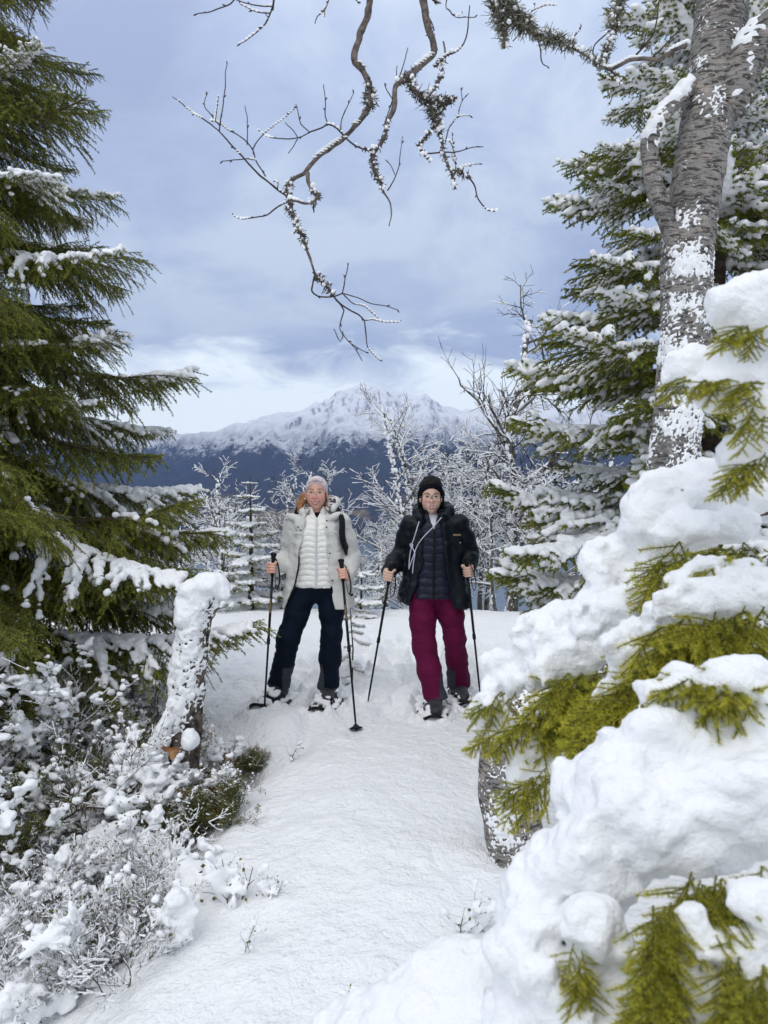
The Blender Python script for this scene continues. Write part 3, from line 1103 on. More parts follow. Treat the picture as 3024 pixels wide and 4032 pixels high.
def build_birch():
    tr = empty('birch_tree', P(2060, 3480, 3.05), label='big leaning birch with rough banded bark and overhanging limbs', category='birch tree')
    org = np.array(tr.location)
    spine = [(2110, 3800, 3.05, .19), (2085, 3560, 3.05, .160), (2060, 3440, 3.05, .142), (2020, 3250, 3.05, .134), (1990, 3080, 3.06, .128), (2015, 2920, 3.08, .124), (2120, 2780, 3.12, .122), (2260, 2640, 3.16, .121),
             (2420, 2430, 3.2, .120), (2540, 2200, 3.22, .119), (2610, 1980, 3.23, .118), (2655, 1800, 3.24, .117), (2685, 1500, 3.25, .115), (2700, 1250, 3.26, .114), (2705, 1000, 3.27, .118),
             (2745, 700, 3.28, .120), (2795, 400, 3.3, .122), (2830, 150, 3.32, .122), (2850, -60, 3.34, .118), (2870, -400, 3.36, .105), (2900, -800, 3.4, .085), (2880, -1300, 3.45, .06)]
    pr = np.array([np.append(P(u, v, y) - org, r) for u, v, y, r in spine])
    pr[:, 3] *= 0.86
    pr = catmull(pr, 0.007)
    p, r = pr[:, :3], pr[:, 3]
    sides = 110
    zz = p[:, 2][:, None]
    a = np.arange(sides)[None] / sides * 2 * math.pi
    wob = 0.006 * fbm(np.cos(a) * 1.6, np.sin(a) * 1.6, zz * 2.0, 3) + 0.0035 * fbm(np.cos(a) * 3, np.sin(a) * 3, zz * 26, 3)
    mb = MB()
    add_tube(mb, p, r, sides, 0, disp=wob)
    mb.build('trunk', M_BIRCH, tr)
    zabs = p[:, 2] + org[2]

    def amt(t, f):
        zc = zabs[:, None]
        low = 0.20 + 0.41 * (1 - sstep(2.4, 3.0, zc)) - 0.16 * np.exp(-((zc - 1.55) / 0.16) ** 2) - 0.06 * (1 - sstep(0.9, 1.3, zc))
        return low * np.clip(0.66 + 0.5 * f, 0.0, 1.1)
    d = plaster(p, r, sides, amt, 3.0, 0.010, np.array([-0.2, -0.9, 0.35]), freq=52)
    mb = MB()
    add_tube(mb, p, r, sides, 0, disp=d + wob)
    mb.build('trunk_snow', M_SNOW, tr)

    # side stem at the left of the trunk, dead and snow-capped
    st = [(2690, 1020, 3.24, .040), (2620, 860, 3.22, .037), (2575, 720, 3.2, .035), (2558, 600, 3.2, .034), (2566, 520, 3.2, .034), (2640, 420, 3.22, .03), (2730, 330, 3.26, .028)]
    q = catmull(np.array([np.append(P(u, v, y) - org, r_) for u, v, y, r_ in st]), 0.012)
    a = np.arange(32)[None] / 32 * 2 * math.pi
    wob2 = 0.005 * fbm(np.cos(a) * 2, np.sin(a) * 2, q[:, 2:3] * 20, 3)
    mb = MB(); add_tube(mb, q[:, :3], q[:, 3], 32, 0, disp=wob2)
    stem = mb.build('side_stem', M_BIRCH, tr)
    d = plaster(q[:, :3], q[:, 3], 32, lambda t, f: (0.25 + 0.5 * sstep(0.45, 0.65, t)) * np.clip(0.6 + 0.6 * f, 0, 1.1), 5.0, 0.018, (-0.2, -0.3, 1.0))
    mb = MB(); add_tube(mb, q[:, :3], q[:, 3], 32, 0, disp=d + wob2)
    mb.build('snow', M_SNOW, stem)
    # thick limb leaving to the right
    st = [(2840, 420, 3.3, .10), (2930, 250, 3.25, .09), (3040, 120, 3.2, .085), (3250, -50, 3.1, .08), (3600, -400, 3.0, .06)]
    q = catmull(np.array([np.append(P(u, v, y) - org, r_) for u, v, y, r_ in st]), 0.015)
    a = np.arange(32)[None] / 32 * 2 * math.pi
    wob2 = 0.008 * fbm(np.cos(a) * 2, np.sin(a) * 2, q[:, 2:3] * 14, 3)
    mb = MB(); add_tube(mb, q[:, :3], q[:, 3], 32, 0, disp=wob2)
    stem = mb.build('thick_limb', M_BIRCH, tr)
    d = plaster(q[:, :3], q[:, 3], 32, lambda t, f: 0.55 * np.clip(0.6 + 0.6 * f, 0, 1.1), 6.0, 0.018, (-0.2, -0.3, 1.0))
    mb = MB(); add_tube(mb, q[:, :3], q[:, 3], 32, 0, disp=d + wob2)
    mb.build('snow', M_SNOW, stem)

    # ---- hanging limbs traced from the photograph, each with its own depth
    def C1(x, y):
        return 650 + x / 1.229, y / 1.229

    def C2(x, y):
        return 1900 + x / 1.476, y / 1.476

    def limb(name, paths, conv, depth, dslope, seed, up_root=None):
        """paths: list of (points, r0 mm, r1 mm, lichen)"""
        g = np.random.default_rng(seed)
        wood, snow, lich = MB(), MB(), MB()
        for k, (pp, r0, r1, li) in enumerate(paths):
            uv = [conv(*q) for q in pp]
            dj = g.normal(0, 0.05) if k else 0.0
            d0 = depth
            pts = []
            for j, (u, v) in enumerate(uv):
                dd = d0 + dslope * (v - 400) / 1000 + 0.12 * math.sin(u * 0.004) + (dj * j / max(1, len(uv) - 1))
                pts.append(P(u, v, dd) - org)
            pts = np.array(pts)
            if k == 0 and up_root is not None:
                pts = np.vstack([np.array([np.asarray(x) - org for x in up_root]), pts])
            rr = np.linspace(r0, r1, len(pts)) / 1000.0
            if k == 0 and up_root is not None:
                m = len(up_root)
                rr = np.concatenate([np.linspace(0.034, r0 / 1000, m + 1)[:-1], np.linspace(r0, r1, len(pts) - m) / 1000])
            q = catmull(np.column_stack([pts, rr]), 0.012)
            q[:, :3] += 0.0035 * np.stack([fbm(q[:, 0] * 14 + i * 31, q[:, 1] * 14, q[:, 2] * 14, 3) for i in range(3)], 1)
            sides = 10 if r0 > 5 else 6
            a = np.arange(sides)[None] / sides * 2 * math.pi
            kn = 1 + 0.22 * fbm(q[:, 2:3] * 40 + k, np.cos(a), np.sin(a), 2)
            add_tube(wood, q[:, :3], q[:, 3], sides, 0 if r0 > 5 else 1, disp=q[:, 3:4] * (kn - 1))
            # buds and spurs on thin twigs
            if r1 < 3.2:
                sel = np.arange(4, len(q), 3)
                sel = sel[g.random(len(sel)) < 0.6]
                if len(sel):
                    tg = np.gradient(q[:, :3], axis=0)[sel]
                    tg /= np.linalg.norm(tg, axis=1)[:, None]
                    rd = g.normal(size=(len(sel), 3)); rd -= tg * np.sum(rd * tg, 1)[:, None]
                    rd /= np.linalg.norm(rd, axis=1)[:, None]
                    bd = tg * 0.8 + rd * 0.6
                    A_ = q[sel, :3]
                    V, Q = prisms(A_, A_ + bd * 0.008, 0.0022, 0.0026, 5); wood.add(V, Q, 1)
                    V, Q = prisms(A_ + bd * 0.008, A_ + bd * 0.014, 0.0026, 0.0006, 5); wood.add(V, Q, 1)
            # snow lying on the upper side where the wood runs flat enough
            tg = np.gradient(q[:, :3], axis=0)
            tg /= np.linalg.norm(tg, axis=1)[:, None] + 1e-9
            flat = 1 - np.abs(tg[:, 2])
            ns = vnoise(q[:, 0] * 11 + seed, q[:, 1] * 11, q[:, 2] * 11 + k) * 0.5 + 0.5 + 0.08 * vnoise(q[:, 0] * 45, q[:, 1] * 45, q[:, 2] * 45)
            hgt = np.clip((flat - 0.15) * 1.7, 0, 1) * np.clip(ns * 2.4 - (0.55 if r0 > 5 else 1.05), 0, 1)
            sel = np.nonzero(hgt > 0.12)[0]
            if len(sel):
                w_ = q[sel, 3] * 0.80 + (0.0030 if r0 > 5 else 0.0022)
                h_ = (0.0025 + 0.0075 * hgt[sel]) * (0.55 + 0.45 * min(1, r0 / 7))
                c_ = q[sel, :3] + np.array([0, 0, 1.0]) * (q[sel, 3] + h_ * 0.35)[:, None]
                V, F = blobs(c_, np.stack([w_ * 1.2 + .003, w_ * 1.0, h_], 1), seed + k, 2)
                snow.add(V, F)
            nr = 0
            if k == 0 and up_root is not None:
                nr = int(np.argmin(np.linalg.norm(q[:, :3] - pts[len(up_root)], axis=1)))
            for (l0, l1, rad_, den) in li:
                i0, i1 = nr + int(l0 * (len(q) - 1 - nr)), nr + int(l1 * (len(q) - 1 - nr))
                m = int((i1 - i0 + 1) * den * 1.2)
                if m < 2:
                    continue
                idx = g.integers(i0, i1 + 1, m)
                dr = g.normal(size=(m, 3)); dr[:, 2] -= 0.25
                dr /= np.linalg.norm(dr, axis=1)[:, None]
                base = q[idx, :3] + dr * (q[idx, 3] * 0.8)[:, None]
                env = np.sin(np.pi * (idx - i0) / max(1, i1 - i0)) ** 0.5
                ln = rad_ * (0.35 + 0.65 * g.random(m)) * (0.35 + 0.65 * env)
                mid_ = base + dr * (ln * 0.5)[:, None] + g.normal(0, 0.0025, (m, 3))
                V, Q = prisms(base, mid_, 0.0022, 0.0020, 3); lich.add(V, Q)
                for _ in range(3):
                    e = mid_ + (dr * .6 + g.normal(0, 0.75, (m, 3))) * (ln * 0.45)[:, None]
                    V, Q = prisms(mid_, e, 0.0020, 0.0009, 3); lich.add(V, Q)
                cs = q[idx[: m // 5], :3] + dr[: m // 5] * 0.5 * rad_ + np.array([0, 0, 0.35 * rad_])
                V, F = blobs(cs, np.abs(g.normal(0.004, 0.0025, len(cs))) + 0.002, seed, 1); snow.add(V, F)
        o = wood.build(name, [M_BRANCH, M_TWIG_DARK], tr)
        if snow.n:
            snow.build('snow', M_SNOW, o)
        if lich.n:
            lich.build('lichen', M_LICHEN_DARK if seed % 2 else M_LICHEN, o)

    top = P(2890, -900, 3.4)
    L1 = [
        ([(995, -20), (985, 60), (960, 130), (935, 200), (918, 260), (922, 302), (955, 335), (980, 385), (995, 430), (990, 490), (970, 540), (930, 600), (870, 665), (800, 715), (740, 760), (700, 805), (670, 840), (630, 860), (600, 890), (590, 930), (600, 985), (620, 1040), (650, 1110), (675, 1190), (700, 1255), (725, 1320)], 13, 4.2,
         [(0.30, 0.40, 0.03, 9), (0.70, 0.93, 0.021, 9)]),
        ([(725, 1320), (715, 1380), (710, 1410), (740, 1435), (800, 1440), (855, 1420)], 3.6, 2.6, []),
        ([(725, 1320), (760, 1360), (800, 1410), (840, 1465), (880, 1490), (930, 1525), (960, 1555)], 4, 2.5, [(0.05, 0.45, 0.024, 8)]),
        ([(855, 1420), (920, 1440), (1000, 1470), (1060, 1480), (1125, 1498)], 2.4, 1.5, []),
        ([(855, 1420), (870, 1370), (878, 1330), (885, 1290)], 2.4, 1.6, []),
        ([(860, 1425), (910, 1470), (960, 1480), (1010, 1520), (1050, 1550)], 2.2, 1.4, []),
        ([(960, 1555), (1010, 1550), (1060, 1557), (1130, 1557)], 2.3, 1.4, []),
        ([(960, 1555), (975, 1620), (985, 1690), (1035, 1738)], 2.3, 1.4, []),
        ([(850, 1475), (865, 1500), (850, 1560), (850, 1595), (890, 1650), (930, 1680), (970, 1705)], 2.6, 1.4, []),
        ([(890, 1650), (930, 1700), (957, 1748)], 2.0, 1.4, []),
        ([(862, 1600), (860, 1630), (848, 1650), (830, 1610), (818, 1587)], 2.2, 1.5, []),
        ([(690, 835), (692, 880), (715, 920), (738, 945), (725, 975), (680, 980), (620, 970), (600, 965)], 7, 4, [(0.35, 0.7, 0.02, 7)]),
        ([(718, 980), (718, 1000), (720, 1025)], 4, 2, [(0.0, 0.8, 0.012, 6)]),
        ([(588, 950), (520, 895), (460, 845), (410, 800), (360, 745), (300, 680), (255, 625), (200, 590), (130, 545), (80, 500), (38, 472)], 4.2, 1.6, []),
        ([(265, 632), (270, 540), (285, 440), (295, 350), (303, 305)], 2.4, 1.5, []),
        ([(265, 605), (240, 580), (200, 530), (185, 490), (203, 443)], 2.1, 1.4, []),
        ([(245, 590), (248, 540), (255, 465)], 1.9, 1.4, []),
        ([(225, 590), (260, 595), (330, 640), (395, 690), (425, 730), (440, 780), (485, 850)], 2.2, 2.4, []),
        ([(425, 725), (440, 695), (490, 640), (560, 580), (635, 520)], 2.3, 1.4, []),
        ([(400, 690), (395, 620), (398, 570), (388, 512)], 2.0, 1.4, []),
        ([(435, 770), (400, 765), (340, 770), (280, 780)], 2.0, 1.4, []),
        ([(545, 915), (550, 890), (536, 876)], 2.0, 1.4, []),
        ([(870, 662), (835, 625), (795, 605), (760, 620), (700, 640), (640, 668), (560, 668), (490, 660), (455, 632)], 3.2, 1.5, []),
        ([(795, 610), (775, 570), (772, 500), (767, 412)], 2.4, 1.5, []),
        ([(852, 640), (855, 590), (880, 520), (912, 450)], 2.4, 1.4, []),
        ([(700, 640), (660, 600), (650, 560), (638, 505)], 2.0, 1.4, []),
        ([(645, 668), (620, 630), (585, 590)], 1.9, 1.4, []),
        ([(642, 672), (620, 710), (598, 740)], 1.9, 1.4, []),
        ([(592, 975), (530, 1010), (490, 1040), (430, 1050), (370, 1058), (332, 1046)], 2.8, 1.4, []),
        ([(645, 1095), (630, 1115), (615, 1130)], 3, 1.6, [(0.1, 0.8, 0.012, 5)]),
    ]
    limb('limb', L1, C1, 2.95, -0.10, 21, [top, P(2500, -1250, 3.25), P(1950, -1150, 3.05), P(1600, -700, 2.95), P(1480, -260, 2.93)])
    L2 = [
        ([(1250, -20), (1260, 60), (1270, 130), (1295, 200), (1300, 255), (1270, 290), (1210, 340), (1160, 380), (1120, 415), (1110, 460), (1105, 530), (1080, 590), (1055, 660), (1030, 710), (1000, 735)], 14, 6.5,
         [(0.05, 0.3, 0.012, 3), (0.45, 0.60, 0.02, 7), (0.8, 1.0, 0.014, 6)]),
        ([(1015, 725), (1010, 790), (1020, 840), (1045, 890), (1060, 935), (1090, 980), (1095, 1040), (1085, 1095)], 5.5, 1.8, [(0.0, 0.6, 0.018, 8)]),
        ([(1075, 925), (1095, 895), (1115, 855), (1135, 800), (1140, 730), (1150, 660)], 2.6, 1.3, []),
        ([(1115, 850), (1095, 800), (1068, 775)], 1.6, 1.2, []),
        ([(870, 662), (920, 705), (960, 722), (1000, 725)], 3.0, 4.0, [(0.5, 1.0, 0.01, 4)]),
        ([(1000, 735), (995, 780)], 4, 2, []),
        ([(1175, 375), (1200, 430), (1240, 470), (1280, 490), (1290, 540), (1310, 590), (1335, 650), (1345, 720), (1360, 780), (1385, 840), (1405, 910)], 9, 4,
         [(0.0, 0.55, 0.034, 11), (0.55, 1.0, 0.014, 6)]),
        ([(1275, 490), (1340, 490), (1415, 468)], 6, 4, [(0.0, 0.9, 0.030, 12)]),
        ([(1300, 560), (1330, 540), (1360, 500)], 5, 3, [(0.0, 1, 0.02, 9)]),
        ([(1270, 460), (1310, 410), (1335, 350), (1355, 280), (1345, 200)], 5.5, 3, [(0.0, 0.8, 0.013, 6)]),
        ([(1300, 320), (1350, 275), (1410, 245), (1450, 190), (1470, 90), (1475, 25)], 4.5, 1.8, [(0.0, 0.3, 0.012, 6)]),
        ([(1310, 590), (1285, 640), (1230, 690), (1240, 740), (1280, 780)], 4.5, 2.5, [(0.0, 1.0, 0.014, 6)]),
        ([(1240, 745), (1330, 735), (1400, 735), (1470, 720), (1540, 712)], 2.6, 1.4, []),
        ([(1385, 820), (1440, 840), (1490, 890), (1510, 960), (1560, 1015), (1600, 1018)], 4, 1.6, [(0.0, 0.35, 0.022, 9)]),
        ([(1410, 815), (1470, 800), (1520, 795)], 1.6, 1.2, []),
        ([(1355, 690), (1375, 620), (1415, 560), (1440, 490), (1468, 455)], 2.3, 1.4, []),
        ([(1415, 560), (1475, 558)], 1.6, 1.2, []),
        ([(1440, 490), (1436, 420)], 1.8, 1.2, []),
        ([(1400, 740), (1385, 690), (1370, 680)], 2, 1.3, []), ([(1405, 790), (1398, 740), (1392, 640)], 2.4, 1.3, [(0, 0.6, 0.008, 5)]),
        ([(1112, 440), (1085, 530), (1065, 605)], 2.8, 1.5, []),
        ([(1130, 395), (1150, 320), (1175, 232)], 2.6, 1.4, []), ([(1125, 405), (1120, 360), (1122, 315)], 2.2, 1.5, []),
        ([(1100, 490), (1070, 440), (1060, 405)], 2.0, 1.4, []),
        ([(1265, 60), (1290, 110), (1297, 150)], 2.2, 1.4, []), ([(1290, -20), (1310, 5), (1330, 15)], 3.4, 2, [(0, 1, .012, 6)]),
    ]
    limb('limb', L2, C1, 2.85, 0.05, 33, [top, P(2600, -900, 3.2), P(2150, -850, 3.0), P(1800, -500, 2.9), P(1680, -180, 2.86)])
    L3 = [
        ([(530, -20), (520, 30), (495, 95), (450, 150), (400, 190), (362, 213)], 3.5, 1.5, []),
        ([(520, 30), (440, 28), (380, 15), (330, -5)], 2.2, 1.6, []), ([(507, 65), (440, 55), (370, 22)], 2.0, 1.5, []),
        ([(345, -15), (320, 15), (240, 48), (142, 72)], 2.4, 1.4, []), ([(495, 95), (498, 85), (480, 55)], 1.8, 1.3, []),
    ]
    limb('limb', L3, C1, 2.7, 0.0, 44, [top, P(2300, -1500, 3.2), P(1500, -1400, 2.9), P(1150, -600, 2.75)])
    L4 = [([(800, -20), (770, 50), (740, 75), (727, 113)], 2.4, 1.3, []), ([(775, 40), (772, 82)], 1.6, 1.2, []), ([(915, -15), (938, 25)], 2, 1.3, [])]
    limb('limb', L4, C1, 2.75, 0.0, 45, [top, P(2200, -1300, 3.1), P(1500, -800, 2.85), P(1330, -200, 2.76)])
    L5 = [([(1365, -15), (1380, 50), (1410, 85), (1450, 85), (1502, 85)], 2.6, 1.4, []), ([(1410, 85), (1420, 72), (1442, 66)], 1.6, 1.2, [])]
    limb('limb', L5, C1, 2.85, 0.0, 47, [top, P(2400, -800, 3.2), P(1850, -350, 2.9)])
    L6 = [
        ([(1190, 262), (1100, 300), (1020, 350), (950, 350), (860, 355), (800, 385), (740, 402), (690, 375), (640, 340), (560, 300), (500, 270), (430, 230), (350, 210), (280, 170), (220, 120), (170, 70), (120, 20), (100, -20)], 8, 5,
         [(0.35, 0.5, 0.03, 8), (0.55, 0.8, 0.040, 15), (0.78, 0.93, 0.060, 20), (0.9, 1.0, 0.075, 26)]),
        ([(110, 10), (115, 90), (125, 170), (130, 270)], 6, 2, [(0.0, 0.75, 0.060, 18), (0.7, 1.0, 0.03, 12)]),
        ([(60, -20), (80, 60), (105, 150)], 5, 2, [(0.0, 1.0, 0.045, 16)]),
        ([(700, 382), (720, 310), (750, 220), (770, 130), (785, 60), (792, -20)], 7, 6, [(0.0, 0.45, 0.026, 10), (0.5, 1.0, 0.045, 14)]),
        ([(860, 355), (930, 280), (990, 200), (1010, 120), (1030, 0), (1040, -20)], 4, 2, []),
        ([(980, 345), (1060, 260), (1130, 190), (1160, 150)], 3.2, 1.6, []),
        ([(940, 270), (945, 210)], 2.2, 1.4, []), ([(645, 330), (650, 270), (690, 220), (720, 190)], 3, 2, []),
        ([(640, 340), (670, 385)], 3, 1.5, [(0, 1, 0.015, 8)]),
        ([(500, 255), (540, 205), (565, 170), (568, 145)], 3, 2, []),
        ([(270, 165), (280, 80), (330, 45), (380, 28), (425, 30)], 2.6, 1.6, []), ([(300, 60), (310, 15)], 2, 1.3, []),
        ([(320, 215), (335, 290), (335, 330), (345, 370), (377, 388)], 3.4, 1.6, []), ([(345, 290), (365, 285), (378, 245)], 2, 1.3, []),
        ([(740, 402), (790, 450), (800, 490)], 4, 2.5, [(0.4, 1.0, 0.014, 8)]), ([(180, 240), (215, 190), (250, 160)], 2.2, 2, []),
    ]
    limb('limb', L6, C2, 3.05, 0.0, 52)
    L7 = [([(165, -10), (150, 20), (130, 60), (118, 110), (105, 150), (82, 200), (78, 230), (112, 320)][:4] + [(112, 160)], 2.4, 1.3, []), ([(135, 70), (105, 78)], 1.8, 1.2, [])]
    limb('limb', L7, lambda x, y: (x / 2.011 * 2.0 + 0, y / 2.011 * 2.0), 2.6, 0.0, 61, [top, P(1500, -2000, 3.1), P(500, -900, 2.7), P(230, -200, 2.6)])


# ------------------------------------------------------------------ broken stump
def build_stump():
    base = P(705, 3130, 4.1)
    t = empty('birch_stump', base, label='broken birch stump plastered with snow, with a torn orange strip of bark', category='tree stump')
    org = base
    sp = [(700, 3170, 4.1, .140), (705, 3060, 4.1, .112), (728, 2900, 4.1, .098), (738, 2750, 4.1, .094), (750, 2600, 4.12, .093), (770, 2450, 4.14, .092), (800, 2370, 4.15, .09), (832, 2310, 4.16, .078), (858, 2290, 4.16, .05)]
    q = catmull(np.array([np.append(P(u, v, y) - org, r * .9) for u, v, y, r in sp]), 0.010)
    a = np.arange(64)[None] / 64 * 2 * math.pi
    wob = 0.010 * fbm(np.cos(a) * 1.8, np.sin(a) * 1.8, q[:, 2:3] * 3, 3) + 0.006 * fbm(np.cos(a) * 3, np.sin(a) * 3, q[:, 2:3] * 22, 3)
    mb = MB(); add_tube(mb, q[:, :3], q[:, 3], 64, 0, disp=wob)
    mb.build('trunk', M_STUMP, t)
    d = plaster(q[:, :3], q[:, 3], 64, lambda s_, f: (0.12 + 0.62 * sstep(0.26, 0.42, s_)) * np.clip(0.82 + 0.5 * f, 0, 1.2), 9.0, 0.020, (-0.75, -0.55, 0.25), freq=34)
    mb = MB(); add_tube(mb, q[:, :3], q[:, 3], 64, 0, disp=d + wob)
    mb.build('trunk_snow', M_SNOW, t)
    # the cap of snow, leaning over to the left of the top
    top = P(800, 2330, 4.1) - org
    F = Field(top - 0.30, top + np.array([0.3, 0.3, 0.25]), 0.008)
    for (u, v, dy, rx, rz) in ((765, 2360, 0, .085, .085), (735, 2420, -.02, .075, .085), (800, 2300, .0, .085, .062), (840, 2290, .0, .07, .052), (868, 2315, 0, .05, .05), (880, 2350, -.02, .035, .03), (750, 2320, 0, .07, .06), (720, 2370, 0, .05, .06)):
        F.ell(P(u, v, 4.1 + dy) - org, (rx * .86, rx * .86, rz * .9), 0.03)
    F.noise(0.012, 16, 3)
    F.build('snow_cap', M_SNOW, t)
    # lump of snow on a bracket low on the trunk, torn bark under it
    F = Field(P(600, 3000, 4.0) - org - 0.35, P(760, 2960, 4.0) - org + 0.35, 0.008)
    for (u, v, y, rx, rz) in ((750, 2905, 3.95, .045, .05), (745, 2925, 3.94, .05, .035), (640, 2900, 4.0, .05, .07), (620, 2950, 3.98, .065, .075), (600, 3020, 3.97, .07, .08), (575, 3100, 3.98, .07, .09), (560, 3180, 3.98, .06, .09), (660, 2840, 4.02, .03, .05), (670, 2780, 4.04, .022, .05)):
        F.ell(P(u, v, y) - org, (rx, rx, rz), 0.03)
    F.noise(0.011, 18, 3)
    F.build('snow_ledge', M_SNOW, t)
    for k, (u, v, w_, h_, ry, rx_) in enumerate(((672, 2946, .09, .028, 0.10, 0.5), (683, 2963, .05, .05, 0.3, 0.15), (650, 2942, .05, .02, -0.1, 0.9))):
        c = P(u, v, 3.93 - 0.004 * k) - org
        n = 7
        gx = np.linspace(-w_ / 2, w_ / 2, n)
        top_ = np.stack([gx, -0.012 * np.cos(gx / w_ * 3), np.full(n, h_ / 2) + 0.004 * np.sin(gx * 90)], 1)
        bot = np.stack([gx * 0.75, -0.02 * np.cos(gx / w_ * 3), -h_ / 2 - 0.006 * np.sin(gx * 120 + k)], 1)
        V = np.vstack([top_, bot, top_ + [0, 0.004, 0], bot + [0, 0.004, 0]])
        i = np.arange(n - 1)
        Q = np.vstack([np.stack([i, i + 1, n + i + 1, n + i], 1), np.stack([2 * n + i, 3 * n + i, 3 * n + i + 1, 2 * n + i + 1], 1)])
        R = np.array(Matrix.Rotation(ry, 3, 'Y') @ Matrix.Rotation(rx_, 3, 'X'))
        mb = MB(); mb.add(V @ R.T + c, Q)
        mb.build('torn_bark', M_TORN, t)
    return t


M_STUMP = pmat('stump_bark', (0.028, 0.022, 0.019), 0.85, 0.15, col2=(0.19, 0.16, 0.135), vscale=24, bump=1.0, bscale=60, bdist=0.012)
M_TORN = pmat('torn_bark', (0.42, 0.20, 0.08), 0.7, 0.2, col2=(0.62, 0.36, 0.18), vscale=40)
# ------------------------------------------------------------------ snowy birches on the brow of the hill
def birch_mesh(seed, H, spread=0.5, depth=4, gnarl=0.25, snow=0.9, lean=0.0, stems=1, dens=1.0, thick=1.0):
    g = np.random.default_rng(seed)
    S = [[], [], [], []]      # A, B, ra, rb
    K = []
    mb = MB()

    def grow_(p, d, ln, r, lev):
        n = max(3, int(ln / (0.14 if lev < 2 else 0.07)))
        pts = [p]
        for k in range(n):
            d = d + g.normal(0, gnarl * (0.5 if lev == 0 else 0.9), 3) * math.sqrt(ln / n) * 0.9
            d = d + np.array([0, 0, 0.10 if lev < 2 else 0.02]) * (ln / n) * 2
            d = d / np.linalg.norm(d)
            pts.append(pts[-1] + d * ln / n)
        pts = np.array(pts)
        rr = np.linspace(r, r * (0.35 if lev < depth else 0.5), n + 1)
        S[0].append(pts[:-1]); S[1].append(pts[1:]); S[2].append(rr[:-1]); S[3].append(rr[1:])
        K.append(np.full(n, lev))
        if lev >= depth:
            return
        cnt = {0: int(13 * dens), 1: int(8 * dens), 2: int(6 * dens), 3: 3}[lev]
        for k in range(cnt):
            f = (0.22 if lev == 0 else 0.12) + (0.80 if lev == 0 else 0.86) * (k + g.random()) / cnt
            f = min(f, 0.99)
            x = f * n; i = min(int(x), n - 1)
            pp = pts[i] + (pts[i + 1] - pts[i]) * (x - i)
            dd = pts[i + 1] - pts[i]; dd /= np.linalg.norm(dd)
            rad = g.normal(size=3); rad -= dd * (rad @ dd); rad /= np.linalg.norm(rad) + 1e-9
            ang = math.radians(g.uniform(32, 68) if lev == 0 else g.uniform(28, 62))
            nd = dd * math.cos(ang) + rad * math.sin(ang)
            nd[2] = nd[2] * 0.85 + 0.05
            l2 = ln * {0: spread * (1.05 - 0.65 * f), 1: 0.48 * (1.1 - 0.5 * f), 2: 0.45, 3: 0.45}[lev] * g.uniform(0.7, 1.25)
            grow_(pp, nd, max(l2, 0.08), max(rr[i] * {0: 0.52, 1: 0.55, 2: 0.6, 3: 0.7}[lev], 0.0022), lev + 1)

    for s_ in range(stems):
        a = g.random() * 6.28
        d = np.array([lean + (0.22 * math.cos(a) if stems > 1 else 0), 0.22 * math.sin(a) if stems > 1 else 0, 1.0])
        grow_(np.array([0.06 * math.cos(a) * (stems > 1), 0.06 * math.sin(a) * (stems > 1), -0.1]), d, H * g.uniform(0.85, 1), (0.010 + 0.013 * H) * thick, 0)
    A, B, ra, rb = (np.concatenate(x) for x in S)
    K = np.concatenate(K)
    big = K < 2
    V, Q = prisms(A[big], B[big], ra[big], rb[big], 7); mb.add(V, Q, 0)
    V, Q = prisms(A[~big], B[~big], np.maximum(ra[~big], 0.0026), np.maximum(rb[~big], 0.0020), 3); mb.add(V, Q, 1)
    wood = mb.mesh('wood', [M_BACK_BARK, M_TWIG_DARK], smooth=True)
    d = B - A
    ln = np.linalg.norm(d, axis=1)
    flat = 1 - np.abs(d[:, 2]) / (ln + 1e-9)
    cen = (A + B) / 2
    nn = vnoise(cen[:, 0] * 5, cen[:, 1] * 5, cen[:, 2] * 5 + seed) * 0.5 + 0.5
    keep = (nn + 0.35 * flat > 1.14 - snow * 0.62) & (flat > 0.12)
    off = np.array([0, 0, 1.0]) * (ra * 0.75 + 0.003)[:, None]
    w_ = np.clip(ra * 0.95, 0.0048, 0.03) * (0.7 + 0.7 * g.random(len(ra)))
    ms = MB()
    V, Q = prisms((A + off)[keep], (B + off)[keep], w_[keep], w_[keep] * 0.85, 5); ms.add(V, Q)
    # crumbs of snow caught in forks
    k2 = np.nonzero(keep & (g.random(len(ra)) < 0.18))[0]
    V, F = blobs(B[k2] + off[k2], np.clip(w_[k2] * 1.5, 0.006, 0.022), seed, 1); ms.add(V, F)
    # windward plaster on the stems
    st = np.nonzero(K == 0)[0]
    C = np.repeat(cen[st], 8, 0) + g.normal(0, 0.05, (len(st) * 8, 3)) * [0.3, 0.3, 1]
    C[:, 0] -= np.repeat(ra[st], 8) * 0.7; C[:, 1] -= np.repeat(ra[st], 8) * 0.6
    V, F = blobs(C, np.stack([g.uniform(.012, .026, len(C))] * 2 + [g.uniform(.012, .04, len(C))], 1), seed + 1, 1); ms.add(V, F)
    return wood, ms.mesh('snow', M_SNOW)


M_BACK_BARK = pmat('background_birch_bark', (0.05, 0.042, 0.036), 0.85, 0.15, col2=(0.20, 0.185, 0.155), vscale=14)


